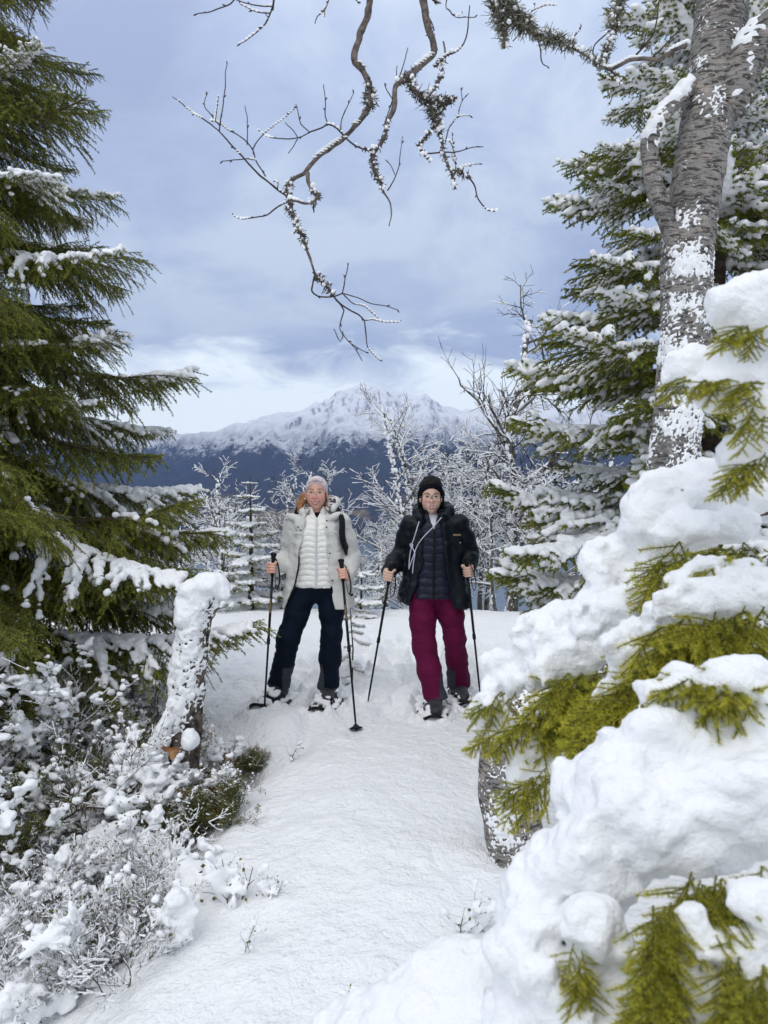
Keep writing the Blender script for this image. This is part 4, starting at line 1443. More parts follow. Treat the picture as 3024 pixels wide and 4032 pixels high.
def build_back(light, heavy):
    vs = [birch_mesh(301, 3.0, 0.50, 3, 0.36, 1.0, dens=0.9, thick=.75), birch_mesh(302, 3.2, 0.42, 3, 0.32, 0.95, stems=2, dens=0.8, thick=.7),
          birch_mesh(303, 2.2, 0.55, 3, 0.38, 1.0, stems=3, dens=0.7, thick=.7), birch_mesh(304, 3.4, 0.45, 3, 0.55, 0.62, dens=1.0, thick=1.25), birch_mesh(305, 1.5, 0.6, 3, 0.36, 1.1, stems=4, dens=0.75, thick=.75)]
    grp = 'snowy birches on the brow of the hill'
    spots = [  # u, depth, variant, height at photo row (top v), rz, label
        (905, 10.4, 0, 1735, 0.4, 'thin crooked birch with snowy twigs, left of the young spruce on the brow'),
        (1075, 10.2, 1, 1790, 1.9, 'twin-stemmed snowy birch just left of the woman in the white jacket'),
        (1130, 9.9, 4, 2030, 0.8, 'low bushy snow-covered birch behind the light jacket sleeve'),
        (965, 11.5, 2, 1900, 2.9, 'many-stemmed snowy birch bush over the fjord'),
        (1310, 10.5, 0, 1745, 4.0, 'slim snowy birch rising behind the head of the woman in white'),
        (1440, 10.2, 4, 2060, 2.2, 'low snowy birch bush between the two women'),
        (1640, 10.6, 1, 1540, 0.2, 'forked snowy birch rising behind the woman with the black headband'),
        (1770, 11.0, 0, 1560, 2.6, 'snowy birch of middle height just right of the black headband'),
        (1905, 11.8, 1, 1470, 3.3, 'slender snowy birch left of the tall gnarled birch'),
        (2030, 11.2, 3, 1140, 0.3, 'tallest gnarled dark birch with bare top against the clouds'),
        (1980, 10.3, 2, 1780, 4.4, 'dense snowy birch thicket beside the snow-laden spruce'),
        (1830, 10.8, 2, 1720, 2.1, 'frosted many-stemmed birch right behind the shoulder with the lettering'),
        (1720, 12.2, 2, 1690, 5.5, 'far snowy birch deep in the thicket behind the dark jacket'),
        (2150, 10.2, 2, 1850, 3.6, 'snow-covered birch bush under the spruce boughs'),
        (1600, 11.6, 4, 1950, 0.5, 'low snowy birch bush right behind the dark sleeve'),
        (2230, 11.5, 0, 1600, 1.1, 'snowy birch half hidden behind the snow-laden spruce boughs'),
        (1480, 12.5, 1, 1960, 1.4, 'far small birch over the valley between the women'),
        (620, 11.5, 4, 2090, 2.0, 'small snowy birch shoot above the frozen fjord shore'),
        (770, 12.5, 4, 2000, 3.0, 'small snowy birch beside the tip of the green spruce bough'),
    ]
    hs = [3.0, 3.2, 2.2, 3.4, 1.5]
    for u, y, k, vt, rz, lab in spots:
        top = P(u, vt, y)
        gz = float(ground_z(top[0], y, False))
        sc = (top[2] - gz) / (hs[k] * 1.02)
        t = empty('birch_tree', (top[0], y, gz - 0.05), rz, label=lab, category='birch tree', group=grp)
        t.scale = (sc, sc, sc)
        w_, s_ = vs[k]
        o = link('trunk', w_, t)
        link('snow', s_, t)
    # young spruces among them
    spr = [(985, 9.9, 1.75, 0.55, 11, 'young snowy spruce among the birches left of the white jacket'),
           (1420, 9.5, 0.75, 0.35, 12, 'small spruce seedling between the two women')]
    for u, y, H, R, seed, lab in spr:
        g = np.random.default_rng(seed)
        x = P(u, 2000, y)[0]
        t = empty('spruce_tree', (x, y, float(ground_z(x, y, False)) - 0.03), label=lab, category='spruce tree', group='young spruces on the brow of the hill')
        mb = MB(); add_tube(mb, [(0, 0, 0), (0.01, 0, H * 0.5), (0, 0, H)], [0.025 * H, 0.015 * H, 0.004], 8)
        mb.build('trunk', M_SPRUCE_BARK, t)
        z = 0.08
        while z < H * 0.96:
            ln = R * (1 - z / H) ** 0.8 + 0.05
            off = g.random() * 6.28
            for k in range(4):
                me, sm = SMALL[g.integers(len(SMALL))]
                b = link('branch', me, t, loc=(0, 0, z))
                sc = ln / 0.5 * g.uniform(0.85, 1.15)
                b.scale = (sc,) * 3
                b.rotation_euler = (0, math.radians(g.normal(2, 6)), off + k * 1.257 + g.normal(0, .15))
                link('snow', sm, b)
            z += 0.15 * (0.7 + 0.6 * g.random())
    # the thin sapling standing just behind the walker in white
    x, y = P(1385, 2600, 6.35)[0], 6.35
    t = empty('spruce_tree', (x, y, float(ground_z(x, y)) - 0.03), label='thin sparse spruce sapling directly behind the white jacket and its pole', category='spruce tree', group='young spruces on the brow of the hill')
    g = np.random.default_rng(77)
    mb = MB(); add_tube(mb, [(0, 0, 0), (0.01, 0, .4), (-.02, 0, .85)], [0.009, 0.007, 0.003], 6); mb.build('trunk', M_TWIG, t)
    for k in range(13):
        me, sm = SMALL[k % 2]
        b = link('branch', me, t, loc=(0, 0, 0.06 + 0.062 * k))
        b.scale = (g.uniform(0.16, 0.34),) * 3
        b.rotation_euler = (0, 0.25, g.random() * 6.28)
        link('snow', sm, b)
# ------------------------------------------------------------------ the two walkers
M_SKIN_A = pmat('skin_fair_rosy', (0.74, 0.43, 0.34), 0.5, 0.3, var=0.06, vscale=20, sss=0.08)
M_SKIN_B = pmat('skin_fair', (0.74, 0.49, 0.39), 0.5, 0.3, var=0.06, vscale=20, sss=0.08)
M_CHEEK_A = pmat('cold_flushed_skin', (0.72, 0.345, 0.28), 0.5, 0.3, sss=0.08)
M_CHEEK_B = pmat('pale_flushed_skin', (0.74, 0.44, 0.355), 0.5, 0.3, sss=0.08)
M_LIPS = pmat('lips', (0.42, 0.09, 0.09), 0.4, 0.3)
M_TEETH = pmat('teeth', (0.88, 0.86, 0.82), 0.3, 0.4)
M_EYEW = pmat('eye_white', (0.70, 0.68, 0.66), 0.25, 0.5)
M_IRIS = pmat('iris', (0.05, 0.05, 0.055), 0.2, 0.5)
M_BROW_A = pmat('brow_auburn', (0.16, 0.08, 0.045), 0.8, 0.2)
M_BROW_B = pmat('brow_dark', (0.03, 0.022, 0.02), 0.8, 0.2)
M_PARKA = pmat('pale_grey_parka', (0.66, 0.66, 0.63), 0.75, 0.2, var=0.05, vscale=9, bump=0.35, bscale=22, bdist=0.008)
M_QUILT_W = pmat('white_quilt', (0.86, 0.85, 0.80), 0.5, 0.3, var=0.04, bump=0.5, bscale=45, bdist=0.006)
M_NAVY = pmat('navy_trousers', (0.0025, 0.006, 0.014), 0.75, 0.12, col2=(0.004, 0.010, 0.022), vscale=5, bump=0.5, bscale=18, bdist=0.008)
M_GREY_PATCH = pmat('grey_reinforcement', (0.045, 0.048, 0.062), 0.8, 0.2, bump=0.3)
M_BAND_A = pmat('lilac_headband', (0.66, 0.57, 0.60), 0.9, 0.1, var=0.08, vscale=40, bump=0.4, bscale=150, bdist=0.002)
M_BAND_B = pmat('black_headband', (0.008, 0.006, 0.011), 0.95, 0.05, bump=0.4, bscale=200, bdist=0.002)
M_HAIR_A = pmat('auburn_hair', (0.20, 0.075, 0.025), 0.5, 0.4, col2=(0.42, 0.20, 0.08), vscale=60, bump=0.8, bscale=120, bdist=0.003)
M_HAIR_B = pmat('black_hair', (0.006, 0.005, 0.005), 0.6, 0.15, col2=(0.012, 0.010, 0.010), vscale=60, bump=0.8, bscale=120, bdist=0.003)
M_GREEN_JACKET = pmat('dark_green_jacket', (0.003, 0.006, 0.009), 0.45, 0.2, col2=(0.005, 0.009, 0.014), vscale=7, bump=0.5, bscale=14, bdist=0.010)
M_QUILT_N = pmat('navy_quilt', (0.007, 0.008, 0.022), 0.45, 0.25, col2=(0.012, 0.014, 0.034), vscale=30, bump=0.5, bscale=50, bdist=0.005)
M_BURGUNDY = pmat('burgundy_trousers', (0.100, 0.005, 0.036), 0.75, 0.12, col2=(0.125, 0.007, 0.047), vscale=6, bump=0.7, bscale=17, bdist=0.010)
M_BLACK = pmat('black_plastic', (0.006, 0.006, 0.007), 0.5, 0.25)
M_STRAP = pmat('black_webbing', (0.012, 0.012, 0.014), 0.8, 0.2, bump=0.3, bscale=200, bdist=0.002)
M_POLE = pmat('black_pole', (0.006, 0.006, 0.007), 0.35, 0.25)
M_GOLD = pmat('gold_wire', (0.70, 0.42, 0.22), 0.25, 0.5, metal=0.9)
M_BRONZE = pmat('bronze_wire', (0.13, 0.07, 0.05), 0.3, 0.5, metal=0.5)
M_PRINT = pmat('gold_print', (0.50, 0.36, 0.18), 0.5, 0.3)
M_WHITE = pmat('white_cotton', (0.75, 0.75, 0.78), 0.85, 0.2)
M_CORD = pmat('lilac_white_cord', (0.66, 0.65, 0.80), 0.8, 0.2)
M_BASE = pmat('black_base_layer', (0.012, 0.012, 0.013), 0.9, 0.1)
M_BOOT = pmat('dark_boot', (0.016, 0.016, 0.018), 0.6, 0.3, col2=(0.05, 0.05, 0.055), vscale=14)


def leopard():
    m = bpy.data.materials.new('animal_print_fleece')
    m.use_nodes = True
    t = NT(m.node_tree)
    b = t.n('ShaderNodeBsdfPrincipled')
    tc = t.n('ShaderNodeTexCoord')
    n = t.noise(tc.outputs['Object'], 55, 3, 0.6, 0.5)
    t.l(t.ramp(n, [(0.47, (0.02, 0.018, 0.022)), (0.53, (0.62, 0.58, 0.56))]), b.inputs['Base Color'])
    b.inputs['Roughness'].default_value = 0.9
    o = t.n('ShaderNodeOutputMaterial')
    t.l(b.outputs[0], o.inputs[0])
    return m


M_LEOPARD = leopard()


def lens_mat():
    m = bpy.data.materials.new('spectacle_glass')
    m.use_nodes = True
    t = NT(m.node_tree)
    g = t.n('ShaderNodeBsdfGlossy'); g.inputs['Roughness'].default_value = 0.05
    tr = t.n('ShaderNodeBsdfTransparent')
    mx = t.n('ShaderNodeMixShader'); mx.inputs[0].default_value = 0.025
    t.l(tr.outputs[0], mx.inputs[1]); t.l(g.outputs[0], mx.inputs[2])
    o = t.n('ShaderNodeOutputMaterial'); t.l(mx.outputs[0], o.inputs[0])
    return m


M_LENS = lens_mat()


def vv(*a):
    return np.array(a, float)


def loft(F, secs, k=0.0, thick=None, opening=None, folds=None, n=2.3, quilt=None):
    """body-hugging garment: rows z, cx, cy, a, b (half width, half depth)"""
    s = np.asarray(secs, float)
    s = s[np.argsort(s[:, 0])]
    z0, z1 = s[0, 0], s[-1, 0]
    m = max(s[:, 3].max(), s[:, 4].max()) + 0.06
    lo = [s[:, 1].min() - m, s[:, 2].min() - m, z0]; hi = [s[:, 1].max() + m, s[:, 2].max() + m, z1]

    def f(X, Y, Z):
        zz = Z.ravel()
        cx, cy, a, b = (np.interp(zz, s[:, 0], s[:, i])[None, None, :] for i in (1, 2, 3, 4))
        th = np.arctan2(Y - cy, X - cx)
        g = 0.0
        if folds:
            g = folds(th, Z)
        if quilt:
            per, amp = quilt
            ph = ((Z + 0.004 * np.sin(th * 7)) / per) % 1.0
            g = g + amp * (np.sqrt(np.clip(np.sin(np.pi * ph), 0, 1)) - 0.75)
        r = (np.abs((X - cx) / a) ** n + np.abs((Y - cy) / b) ** n) ** (1 / n)
        d = (r - 1) * np.minimum(a, b) - g
        if thick:
            d = np.maximum(d, -(d + thick))
        d = np.maximum(d, np.maximum(z0 - Z, Z - z1))
        if opening is not None:
            oz, xl, xr = opening
            L = np.interp(zz, oz, xl)[None, None, :]; R = np.interp(zz, oz, xr)[None, None, :]
            od = np.maximum(np.maximum(L - X, X - R), Y - cy)
            d = np.maximum(d, -od)
        return d
    F.fn(lo, hi, f, k)


def hollow(F, secs, t, opening, n=2.3):
    """empties a garment down to a shell and cuts its front open"""
    s = np.asarray(secs, float).copy()
    s = s[np.argsort(s[:, 0])]
    s[:, 3:] -= t
    lo = vv(-.5, -.5, s[0, 0] - .1); hi = vv(.5, .5, s[-1, 0] + .1)

    def f(X, Y, Z):
        cx, cy, a, b = (np.interp(Z.ravel(), s[:, 0], s[:, i])[None, None, :] for i in (1, 2, 3, 4))
        r = (np.abs((X - cx) / a) ** n + np.abs((Y - cy) / b) ** n) ** (1 / n)
        return (r - 1) * np.minimum(a, b)
    F.fn(lo, hi, f, 0, 's')
    oz, xl, xr = opening

    def g(X, Y, Z):
        L = np.interp(Z.ravel(), oz, xl)[None, None, :]; R = np.interp(Z.ravel(), oz, xr)[None, None, :]
        wv = .006 * np.sin(Z * 38)
        return np.maximum(np.maximum(L + wv - X, X - R - wv), Y + 0.02)
    F.fn(lo, hi, g, 0.01, 's')


def ring(c, rx, rz, r, n=40, sq=2.0, tilt=0.0):
    a = np.linspace(0, 2 * math.pi, n + 1)
    x = np.sign(np.cos(a)) * np.abs(np.cos(a)) ** (2 / sq) * rx
    z = np.sign(np.sin(a)) * np.abs(np.sin(a)) ** (2 / sq) * rz
    return np.stack([c[0] + x, c[1] + 0 * x, c[2] + z], 1)


def head_and_face(mb, hc, skin, smile, smile_w, nh=0.0022):
    """adds the head to a body mesh; materials 0 skin 1 lips 2 teeth 3 eye white 4 iris 5 brow"""
    F = Field(hc - [0.105, 0.125, 0.21], hc + [0.105, 0.13, 0.135], nh)
    e = lambda x, y, z: hc + vv(x, y, z)
    F.ell(e(0, .012, .035), (.073, .092, .082), 0)
    F.ell(e(0, -.027, -.042), (.050, .058, .066), 0.045)
    F.ell(e(0, -.060, -.094), (.021, .020, .017), 0.03)
    for s in (-1, 1):
        F.ell(e(s * .036, -.054, -.034), (.027, .026, .026), 0.03)
        F.ell(e(s * .041, -.012, -.060), (.016, .03, .02), 0.03)
        F.ell(e(s * .031, -.100, .003), (.019, .016, .011), 0.012, 's')
        F.ell(e(s * .075, .012, -.012), (.008, .018, .030), 0.008)
        F.ell(e(s * .031, -.078, -.011), (.014, .008, .005), 0.008)
    F.cone(e(0, -.084, .012), e(0, -.103, -.030), .0060, .0100, 0.012)
    for s in (-1, 1):
        F.ell(e(s * .0125, -.091, -.034), (.0085, .010, .008), 0.008)
    F.ell(e(0, -.084, -.072), (.026, .010, .014), 0.015)
    if smile:
        F.ell(e(0, -.098, -.070), (.026, .012, .009), 0.004, 's')
    F.cone(e(0, .020, -.05), e(0, .034, -.20), .046, .046, 0.03)
    def rosy(cn):
        r = cn - hc
        q = np.minimum(np.linalg.norm((r - [.040, -.07, -.030]) / [1.25, 1.5, 1], axis=1), np.linalg.norm((r - [-.040, -.07, -.030]) / [1.25, 1.5, 1], axis=1))
        nose = np.linalg.norm(r - [0, -.105, -.030], axis=1)
        return np.where((q + .004 * vnoise(cn[:, 0] * 150, cn[:, 1] * 150, cn[:, 2] * 150) < .021) | (nose < .016), 6, 0)
    F.add_to(mb, rosy)
    # lips, teeth, eyes, brows: laid into the face
    w_ = smile_w
    up = [e(-w_, -.077, -.057), e(-w_ * .5, -.0905, -.0640), e(0, -.0935, -.0640), e(w_ * .5, -.0905, -.0640), e(w_, -.077, -.057)]
    dn = [e(-w_, -.077, -.057), e(-w_ * .5, -.0885, -.0755), e(0, -.0915, -.0825), e(w_ * .5, -.0885, -.0755), e(w_, -.077, -.057)]
    if not smile:
        up = [p + vv(0, 0, -.004) for p in up]; dn = [p + vv(0, 0, .001) for p in dn]
    for ch, rr in ((up, (.0015, .0032, .0030, .0032, .0015)), (dn, (.0015, .0036, .0042, .0036, .0015))):
        q = catmull(np.column_stack([np.array(ch), rr]), .003)
        add_tube(mb, q[:, :3], q[:, 3], 8, 1)
    if smile or True:
        V, Fc = blobs([e(0, -.0850 if smile else -.0820, -.0700)], [[w_ * .74, .0055, .22 * w_]], 1, 2); mb.add(V, Fc, 2)
    for s in (-1, 1):
        V, Fc = blobs([e(s * .031, -.0755, .002)], [[.0110, .0100, .0050]], 2, 2); mb.add(V, Fc, 3)
        V, Fc = blobs([e(s * .031, -.0840, .002)], [[.0066, .0035, .0056]], 3, 2); mb.add(V, Fc, 4)
        q = catmull(np.array([e(s * .018, -.0835, .004), e(s * .031, -.0880, .0085), e(s * .045, -.0780, .004)]), .003)
        add_tube(mb, q, .0021, 6, 5)
        q = catmull(np.column_stack([np.array([e(s * .014, -.0885, .0215), e(s * .032, -.0885, .0285), e(s * .052, -.0720, .0215)]), [.0022, .0030, .0014]]), .003)
        add_tube(mb, q[:, :3], q[:, 3], 6, 5)


def grip_hand(F, c, axis, side, elbow):
    """a fist round a pole; side +1 for the hand on the viewer's right"""
    c = np.asarray(c, float); axis = axis / np.linalg.norm(axis)
    e1 = vv(0, -1, 0) - axis * (-axis[1]); e1 /= np.linalg.norm(e1)
    e2 = np.cross(axis, e1); e2 /= np.linalg.norm(e2)
    if e2[0] * side < 0:
        e2 = -e2
    at = lambda th, rho, h: c + axis * h + rho * (math.cos(math.radians(th)) * e2 + math.sin(math.radians(th)) * e1)
    wrist = c + e2 * .018 - e1 * .072 - axis * .004
    for h, r, rk in ((.030, .0092, .030), (.0105, .0097, .031), (-.0090, .0092, .030), (-.0275, .0080, .028)):
        kn = at(2, rk + .003, h * 1.05); p1 = at(58, .0275, h); p2 = at(122, .0255, h * .98); p3 = at(172, .0250, h * .96)
        F.chain([kn, p1, p2, p3], [r * 1.08, r, r * .95, r * .82], 0.003)
        F.cone(kn, wrist + (kn - c - axis * 0) * 0.25 + axis * h * .1, r * 1.15, .015, 0.014)
    F.ell(c + e2 * .024 - e1 * .034, (.020, .026, .040), 0.02)
    th = [c - e1 * .040 + e2 * .004 + axis * .014, c - e1 * .030 - e2 * .018 + axis * .032, c - e1 * .002 - e2 * .028 + axis * .043, c + e1 * .020 - e2 * .020 + axis * .044]
    F.chain(th, [.013, .0115, .0105, .0085], 0.006)
    d = np.asarray(elbow, float) - wrist; d /= np.linalg.norm(d)
    F.cone(wrist, wrist + d * .10, .0235, .030, 0.02)
    return wrist, d


def person(origin, spec):
    t = empty('person', origin, label=spec['label'], category='person')
    hc = vv(*spec['head'])
    S = spec
    # ---- body: one figure under the clothes, with head and bare hands
    mb = MB()
    head_and_face(mb, hc, 0, S['smile'], .034 if S['brow'] is M_BROW_A else .027)
    F = Field([-.42, -.40, .05], [.42, .36, 1.42], 0.009)
    sh = [vv(-S['sh'] + S['cx'], 0, S['shz']), vv(S['sh'] + S['cx'], 0, S['shz'])]
    F.chain([hc + [0, .028, -.10], hc + [0, .035, -.19], vv(S['cx'], .01, S['shz'] - .05), vv(S['cx'], 0, 1.05), vv(S['cx'] * .5, 0, .86)], [.044, .046, .070, .085, .095], .03)
    for i in (0, 1):
        F.cone(vv(S['cx'], .01, S['shz']), sh[i], .05, .048, .04)
        F.chain([sh[i], S['elbow'][i], S['hand'][i] + vv(0, .08, 0)], [.046, .038, .028], .03)
        F.chain([S['hip'][i], S['knee'][i], S['ankle'][i]], [.075, .055, .042], .03)
    V, Q = F.mesh()
    mb.add(V, Q, 0)
    axes = []
    for i in (0, 1):
        side = -1 if i == 0 else 1
        top, bot = S['pole'][i]
        ax = (top - bot) / np.linalg.norm(top - bot)
        c = top - ax * S['grip'][i]
        Fh = Field(c - .13, c + .13, .0020)
        wr, d = grip_hand(Fh, c, ax, side, S['elbow'][i])
        Fh.add_to(mb, 0)
        axes.append((wr, d, ax))
    body = mb.build('body', [S['skin'], M_LIPS, M_TEETH, M_EYEW, M_IRIS, S['brow'], S['cheek']], t)

    # ---- trousers
    h = .0065
    F = Field([-.46, -.45, .02], [.40, .45, .98], h)
    for i in (0, 1):
        hp, kn, an = S['hip'][i], S['knee'][i], S['ankle'][i]
        up = hp + (kn - hp) * .55
        lo = kn + (an - kn) * .5
        hem = an + (an - kn) / np.linalg.norm(an - kn) * S['hem'][i]
        F.chain([hp, up, kn, lo, hem], list(S['legr']), .03)
    F.ell(vv(S['cx'] * .4, .005, .84), (S['hipw'] - .012, .112, .11), .05)
    F.fn([-.5, -.5, .90], [.5, .5, 1.1], lambda X, Y, Z: (S['waist'] - Z) + 0 * X + 0 * Y, 0, 's')
    for i in (0, 1):
        an, kn = S['ankle'][i], S['knee'][i]
        d = (an - kn) / np.linalg.norm(an - kn)
        cut = an + d * (S['hem'][i] - .005)
        F.fn(cut - .2, cut + .2, lambda X, Y, Z, c=cut, d=d: -((X - c[0]) * d[0] + (Y - c[1]) * d[1] + (Z - c[2]) * d[2]), 0, 's')
    F.noise(.008, (6, 6, 9), 2, bias=-.1)
    F.noise(.0045, (15, 15, 34), 2)

    def tm(cn):
        m = np.zeros(len(cn), int)
        for i in (0, 1):
            an, kn = S['ankle'][i], S['knee'][i]
            d = (an - kn) / np.linalg.norm(an - kn)
            hem = an + d * S['hem'][i]
            s_ = (hem - cn) @ d          # distance above the hem
            near = np.linalg.norm((cn - an)[:, :2], axis=1) < .16
            inner = (cn[:, 0] - an[0]) * (1 if i == 0 else -1)
            m |= near & ((s_ < .022) | ((inner > .030 + .12 * np.clip(s_ - .10, 0, 1)) & (s_ < .19)))
        return m
    mbt = MB(); F.add_to(mbt, tm)
    mbt.build('trousers', [S['mat_trousers'], M_GREY_PATCH], t)

    # ---- boots
    for i in (0, 1):
        an, hd = S['ankle'][i], S['heading'][i]
        f = vv(math.cos(hd), math.sin(hd), 0)
        g0 = S['foot_z'][i]
        F = Field(vv(an[0] - .25, an[1] - .28, g0 - .01), vv(an[0] + .25, an[1] + .25, an[2] + .14), .006)
        b = vv(an[0], an[1], g0)
        F.chain([b + f * -.05 + vv(0, 0, .045), b + f * .06 + vv(0, 0, .045), b + f * .165 + vv(0, 0, .040)], [.046, .050, .042], .02)
        F.cone(b + f * -.015 + vv(0, 0, .06), an + vv(0, 0, .08), .052, .05, .03)
        F.cone(b + f * .02 + vv(0, 0, .09), b + f * .10 + vv(0, 0, .06), .045, .040, .03)
        F.build('boot', M_BOOT, t)
    return t, axes


def pole_obj(top, bot, sink, label, letters=None):
    """trekking pole between two world points"""
    top, bot = np.asarray(top, float), np.asarray(bot, float)
    L = np.linalg.norm(top - bot)
    t = empty('trekking_pole', bot, label=label, category='trekking pole', group='trekking poles of the walkers')
    t.rotation_mode = 'QUATERNION'
    zx = Vector(top - bot).normalized()
    yx = (Vector((0, 1, 0)) - zx * zx.y).normalized()
    t.rotation_quaternion = Matrix((yx.cross(zx), yx, zx)).transposed().to_quaternion()
    mb = MB()
    add_tube(mb, [(0, 0, -.05), (0, 0, .0), (0, 0, .04), (0, 0, .045), (0, 0, L * .45), (0, 0, L * .45 + .002), (0, 0, L - .12)], [.003, .005, .006, .0068, .0075, .0092, .0092], 12)
    mb.build('shaft', M_POLE, t)
    mb = MB()
    zs = np.array([L - .165, L - .15, L - .11, L - .085, L - .06, L - .03, L - .012, L - .004, L])
    add_tube(mb, np.stack([0 * zs, 0 * zs, zs], 1), [.011, .0145, .0150, .0140, .0150, .0165, .0220, .0230, .0190], 16)
    mb.build('grip', M_BLACK, t)
    mb = MB()
    add_tube(mb, [(0, 0, L * .45 - .02), (0, 0, L * .45 - .015), (0, 0, L * .45 + .02), (0, 0, L * .45 + .025)], [.009, .0125, .0125, .0095], 12)
    mb.build('clamp', M_BLACK, t)
    mb = MB()
    add_tube(mb, [(0, 0, sink), (0, 0, sink + .004), (0, 0, sink + .014), (0, 0, sink + .028)], [.042, .046, .020, .010], 18)
    mb.build('basket', M_BLACK, t)
    mb = MB()
    q = catmull(np.array([(0, 0, L - .02), (.030, -.012, L - .06), (.050, -.010, L - .14), (.052, .0, L - .22), (.034, .004, L - .26), (.022, .0, L - .21), (.018, 0, L - .12)]), .01)
    tt, N, B = frames(q)
    for o_ in (0,):
        A = q + N * .009; Bq = q - N * .009
        V = np.vstack([A, Bq, A + B * .003, Bq + B * .003]); n = len(q); i = np.arange(n - 1)
        mb.add(V, np.vstack([np.stack([i, i + 1, n + i + 1, n + i], 1), np.stack([2 * n + i, 3 * n + i, 3 * n + i + 1, 2 * n + i + 1], 1),
                             np.stack([i, 2 * n + i, 2 * n + i + 1, i + 1], 1), np.stack([n + i, n + i + 1, 3 * n + i + 1, 3 * n + i], 1)]))
    mb.build('wrist_strap', M_STRAP, t)
    if letters:
        text_on(letters, 'lettering', M_PRINT, t, size=.017, loc=(0, -.0100, L * .67), rot=(math.pi / 2, -math.pi / 2, 0))
    return t


def text_on(body, name, mat, parent, size, loc, rot, extr=.0004):
    cu = bpy.data.curves.new(name, 'FONT')
    cu.body = body
    cu.size = size
    cu.extrude = extr
    cu.align_x = 'CENTER'
    cu.align_y = 'CENTER'
    cu.resolution_u = 2
    o = bpy.data.objects.new(name, cu)
    COL.objects.link(o)
    dg = bpy.context.evaluated_depsgraph_get()
    me = bpy.data.meshes.new_from_object(o.evaluated_get(dg))
    bpy.data.objects.remove(o, do_unlink=True)
    me.materials.clear(); me.materials.append(mat)
    r = link(name, me, parent, loc=loc)
    r.rotation_euler = rot
    return r


def snowshoe_meshes():
    a = np.linspace(0, 2 * math.pi, 49)
    x = .29 * np.cos(a); wy = .102 * np.sign(np.sin(a)) * np.abs(np.sin(a)) ** .75
    wy = wy * np.where(x < 0, 1 - .45 * (np.clip(-x / .29, 0, 1)) ** 1.6, 1)
    z = .012 + .05 * np.clip((x - .18) / .11, 0, 1) ** 2
    path = np.stack([x, wy, z], 1)
    fr = MB(); add_tube(fr, path, .0105, 8, cap=False)
    n = 48
    dk = MB()
    inner = np.stack([x * .97, wy * .93, z], 1)[:n]
    V = np.vstack([inner + [0, 0, .002], inner - [0, 0, .003], [[0, 0, .014]], [[0, 0, .008]]])
    i = np.arange(n); j = (i + 1) % n
    dk.add(V, np.vstack([np.stack([i, j, np.full(n, 2 * n)], 1), np.stack([n + j, n + i, np.full(n, 2 * n + 1)], 1)]))
    st = MB()
    for xs in (-.05, .045, .11):
        q = catmull(np.array([(xs, -.075, .018), (xs, -.056, .06), (xs, 0, .105 - .22 * max(0, xs)), (xs, .056, .06), (xs, .075, .018)]), .012)
        tt, N, B = frames(q)
        w_ = vv(.013, 0, 0)
        m = len(q); k = np.arange(m - 1)
        out = B if B[m // 2][2] > 0 else -B
        V = np.vstack([q + w_, q - w_, q + w_ + vv(0, 0, .004), q - w_ + vv(0, 0, .004)])
        st.add(V, np.vstack([np.stack([k, k + 1, m + k + 1, m + k], 1), np.stack([2 * m + k, 3 * m + k, 3 * m + k + 1, 2 * m + k + 1], 1)]))
    cb = MB()
    add_tube(cb, [(.13, -.1, .014), (.13, .1, .014)], .008, 8)
    return [('frame', fr.mesh('frame', M_BLACK)), ('deck', dk.mesh('deck', M_STRAP, False)), ('binding_strap', st.mesh('binding_strap', M_STRAP)), ('crossbar', cb.mesh('crossbar', M_BLACK))]


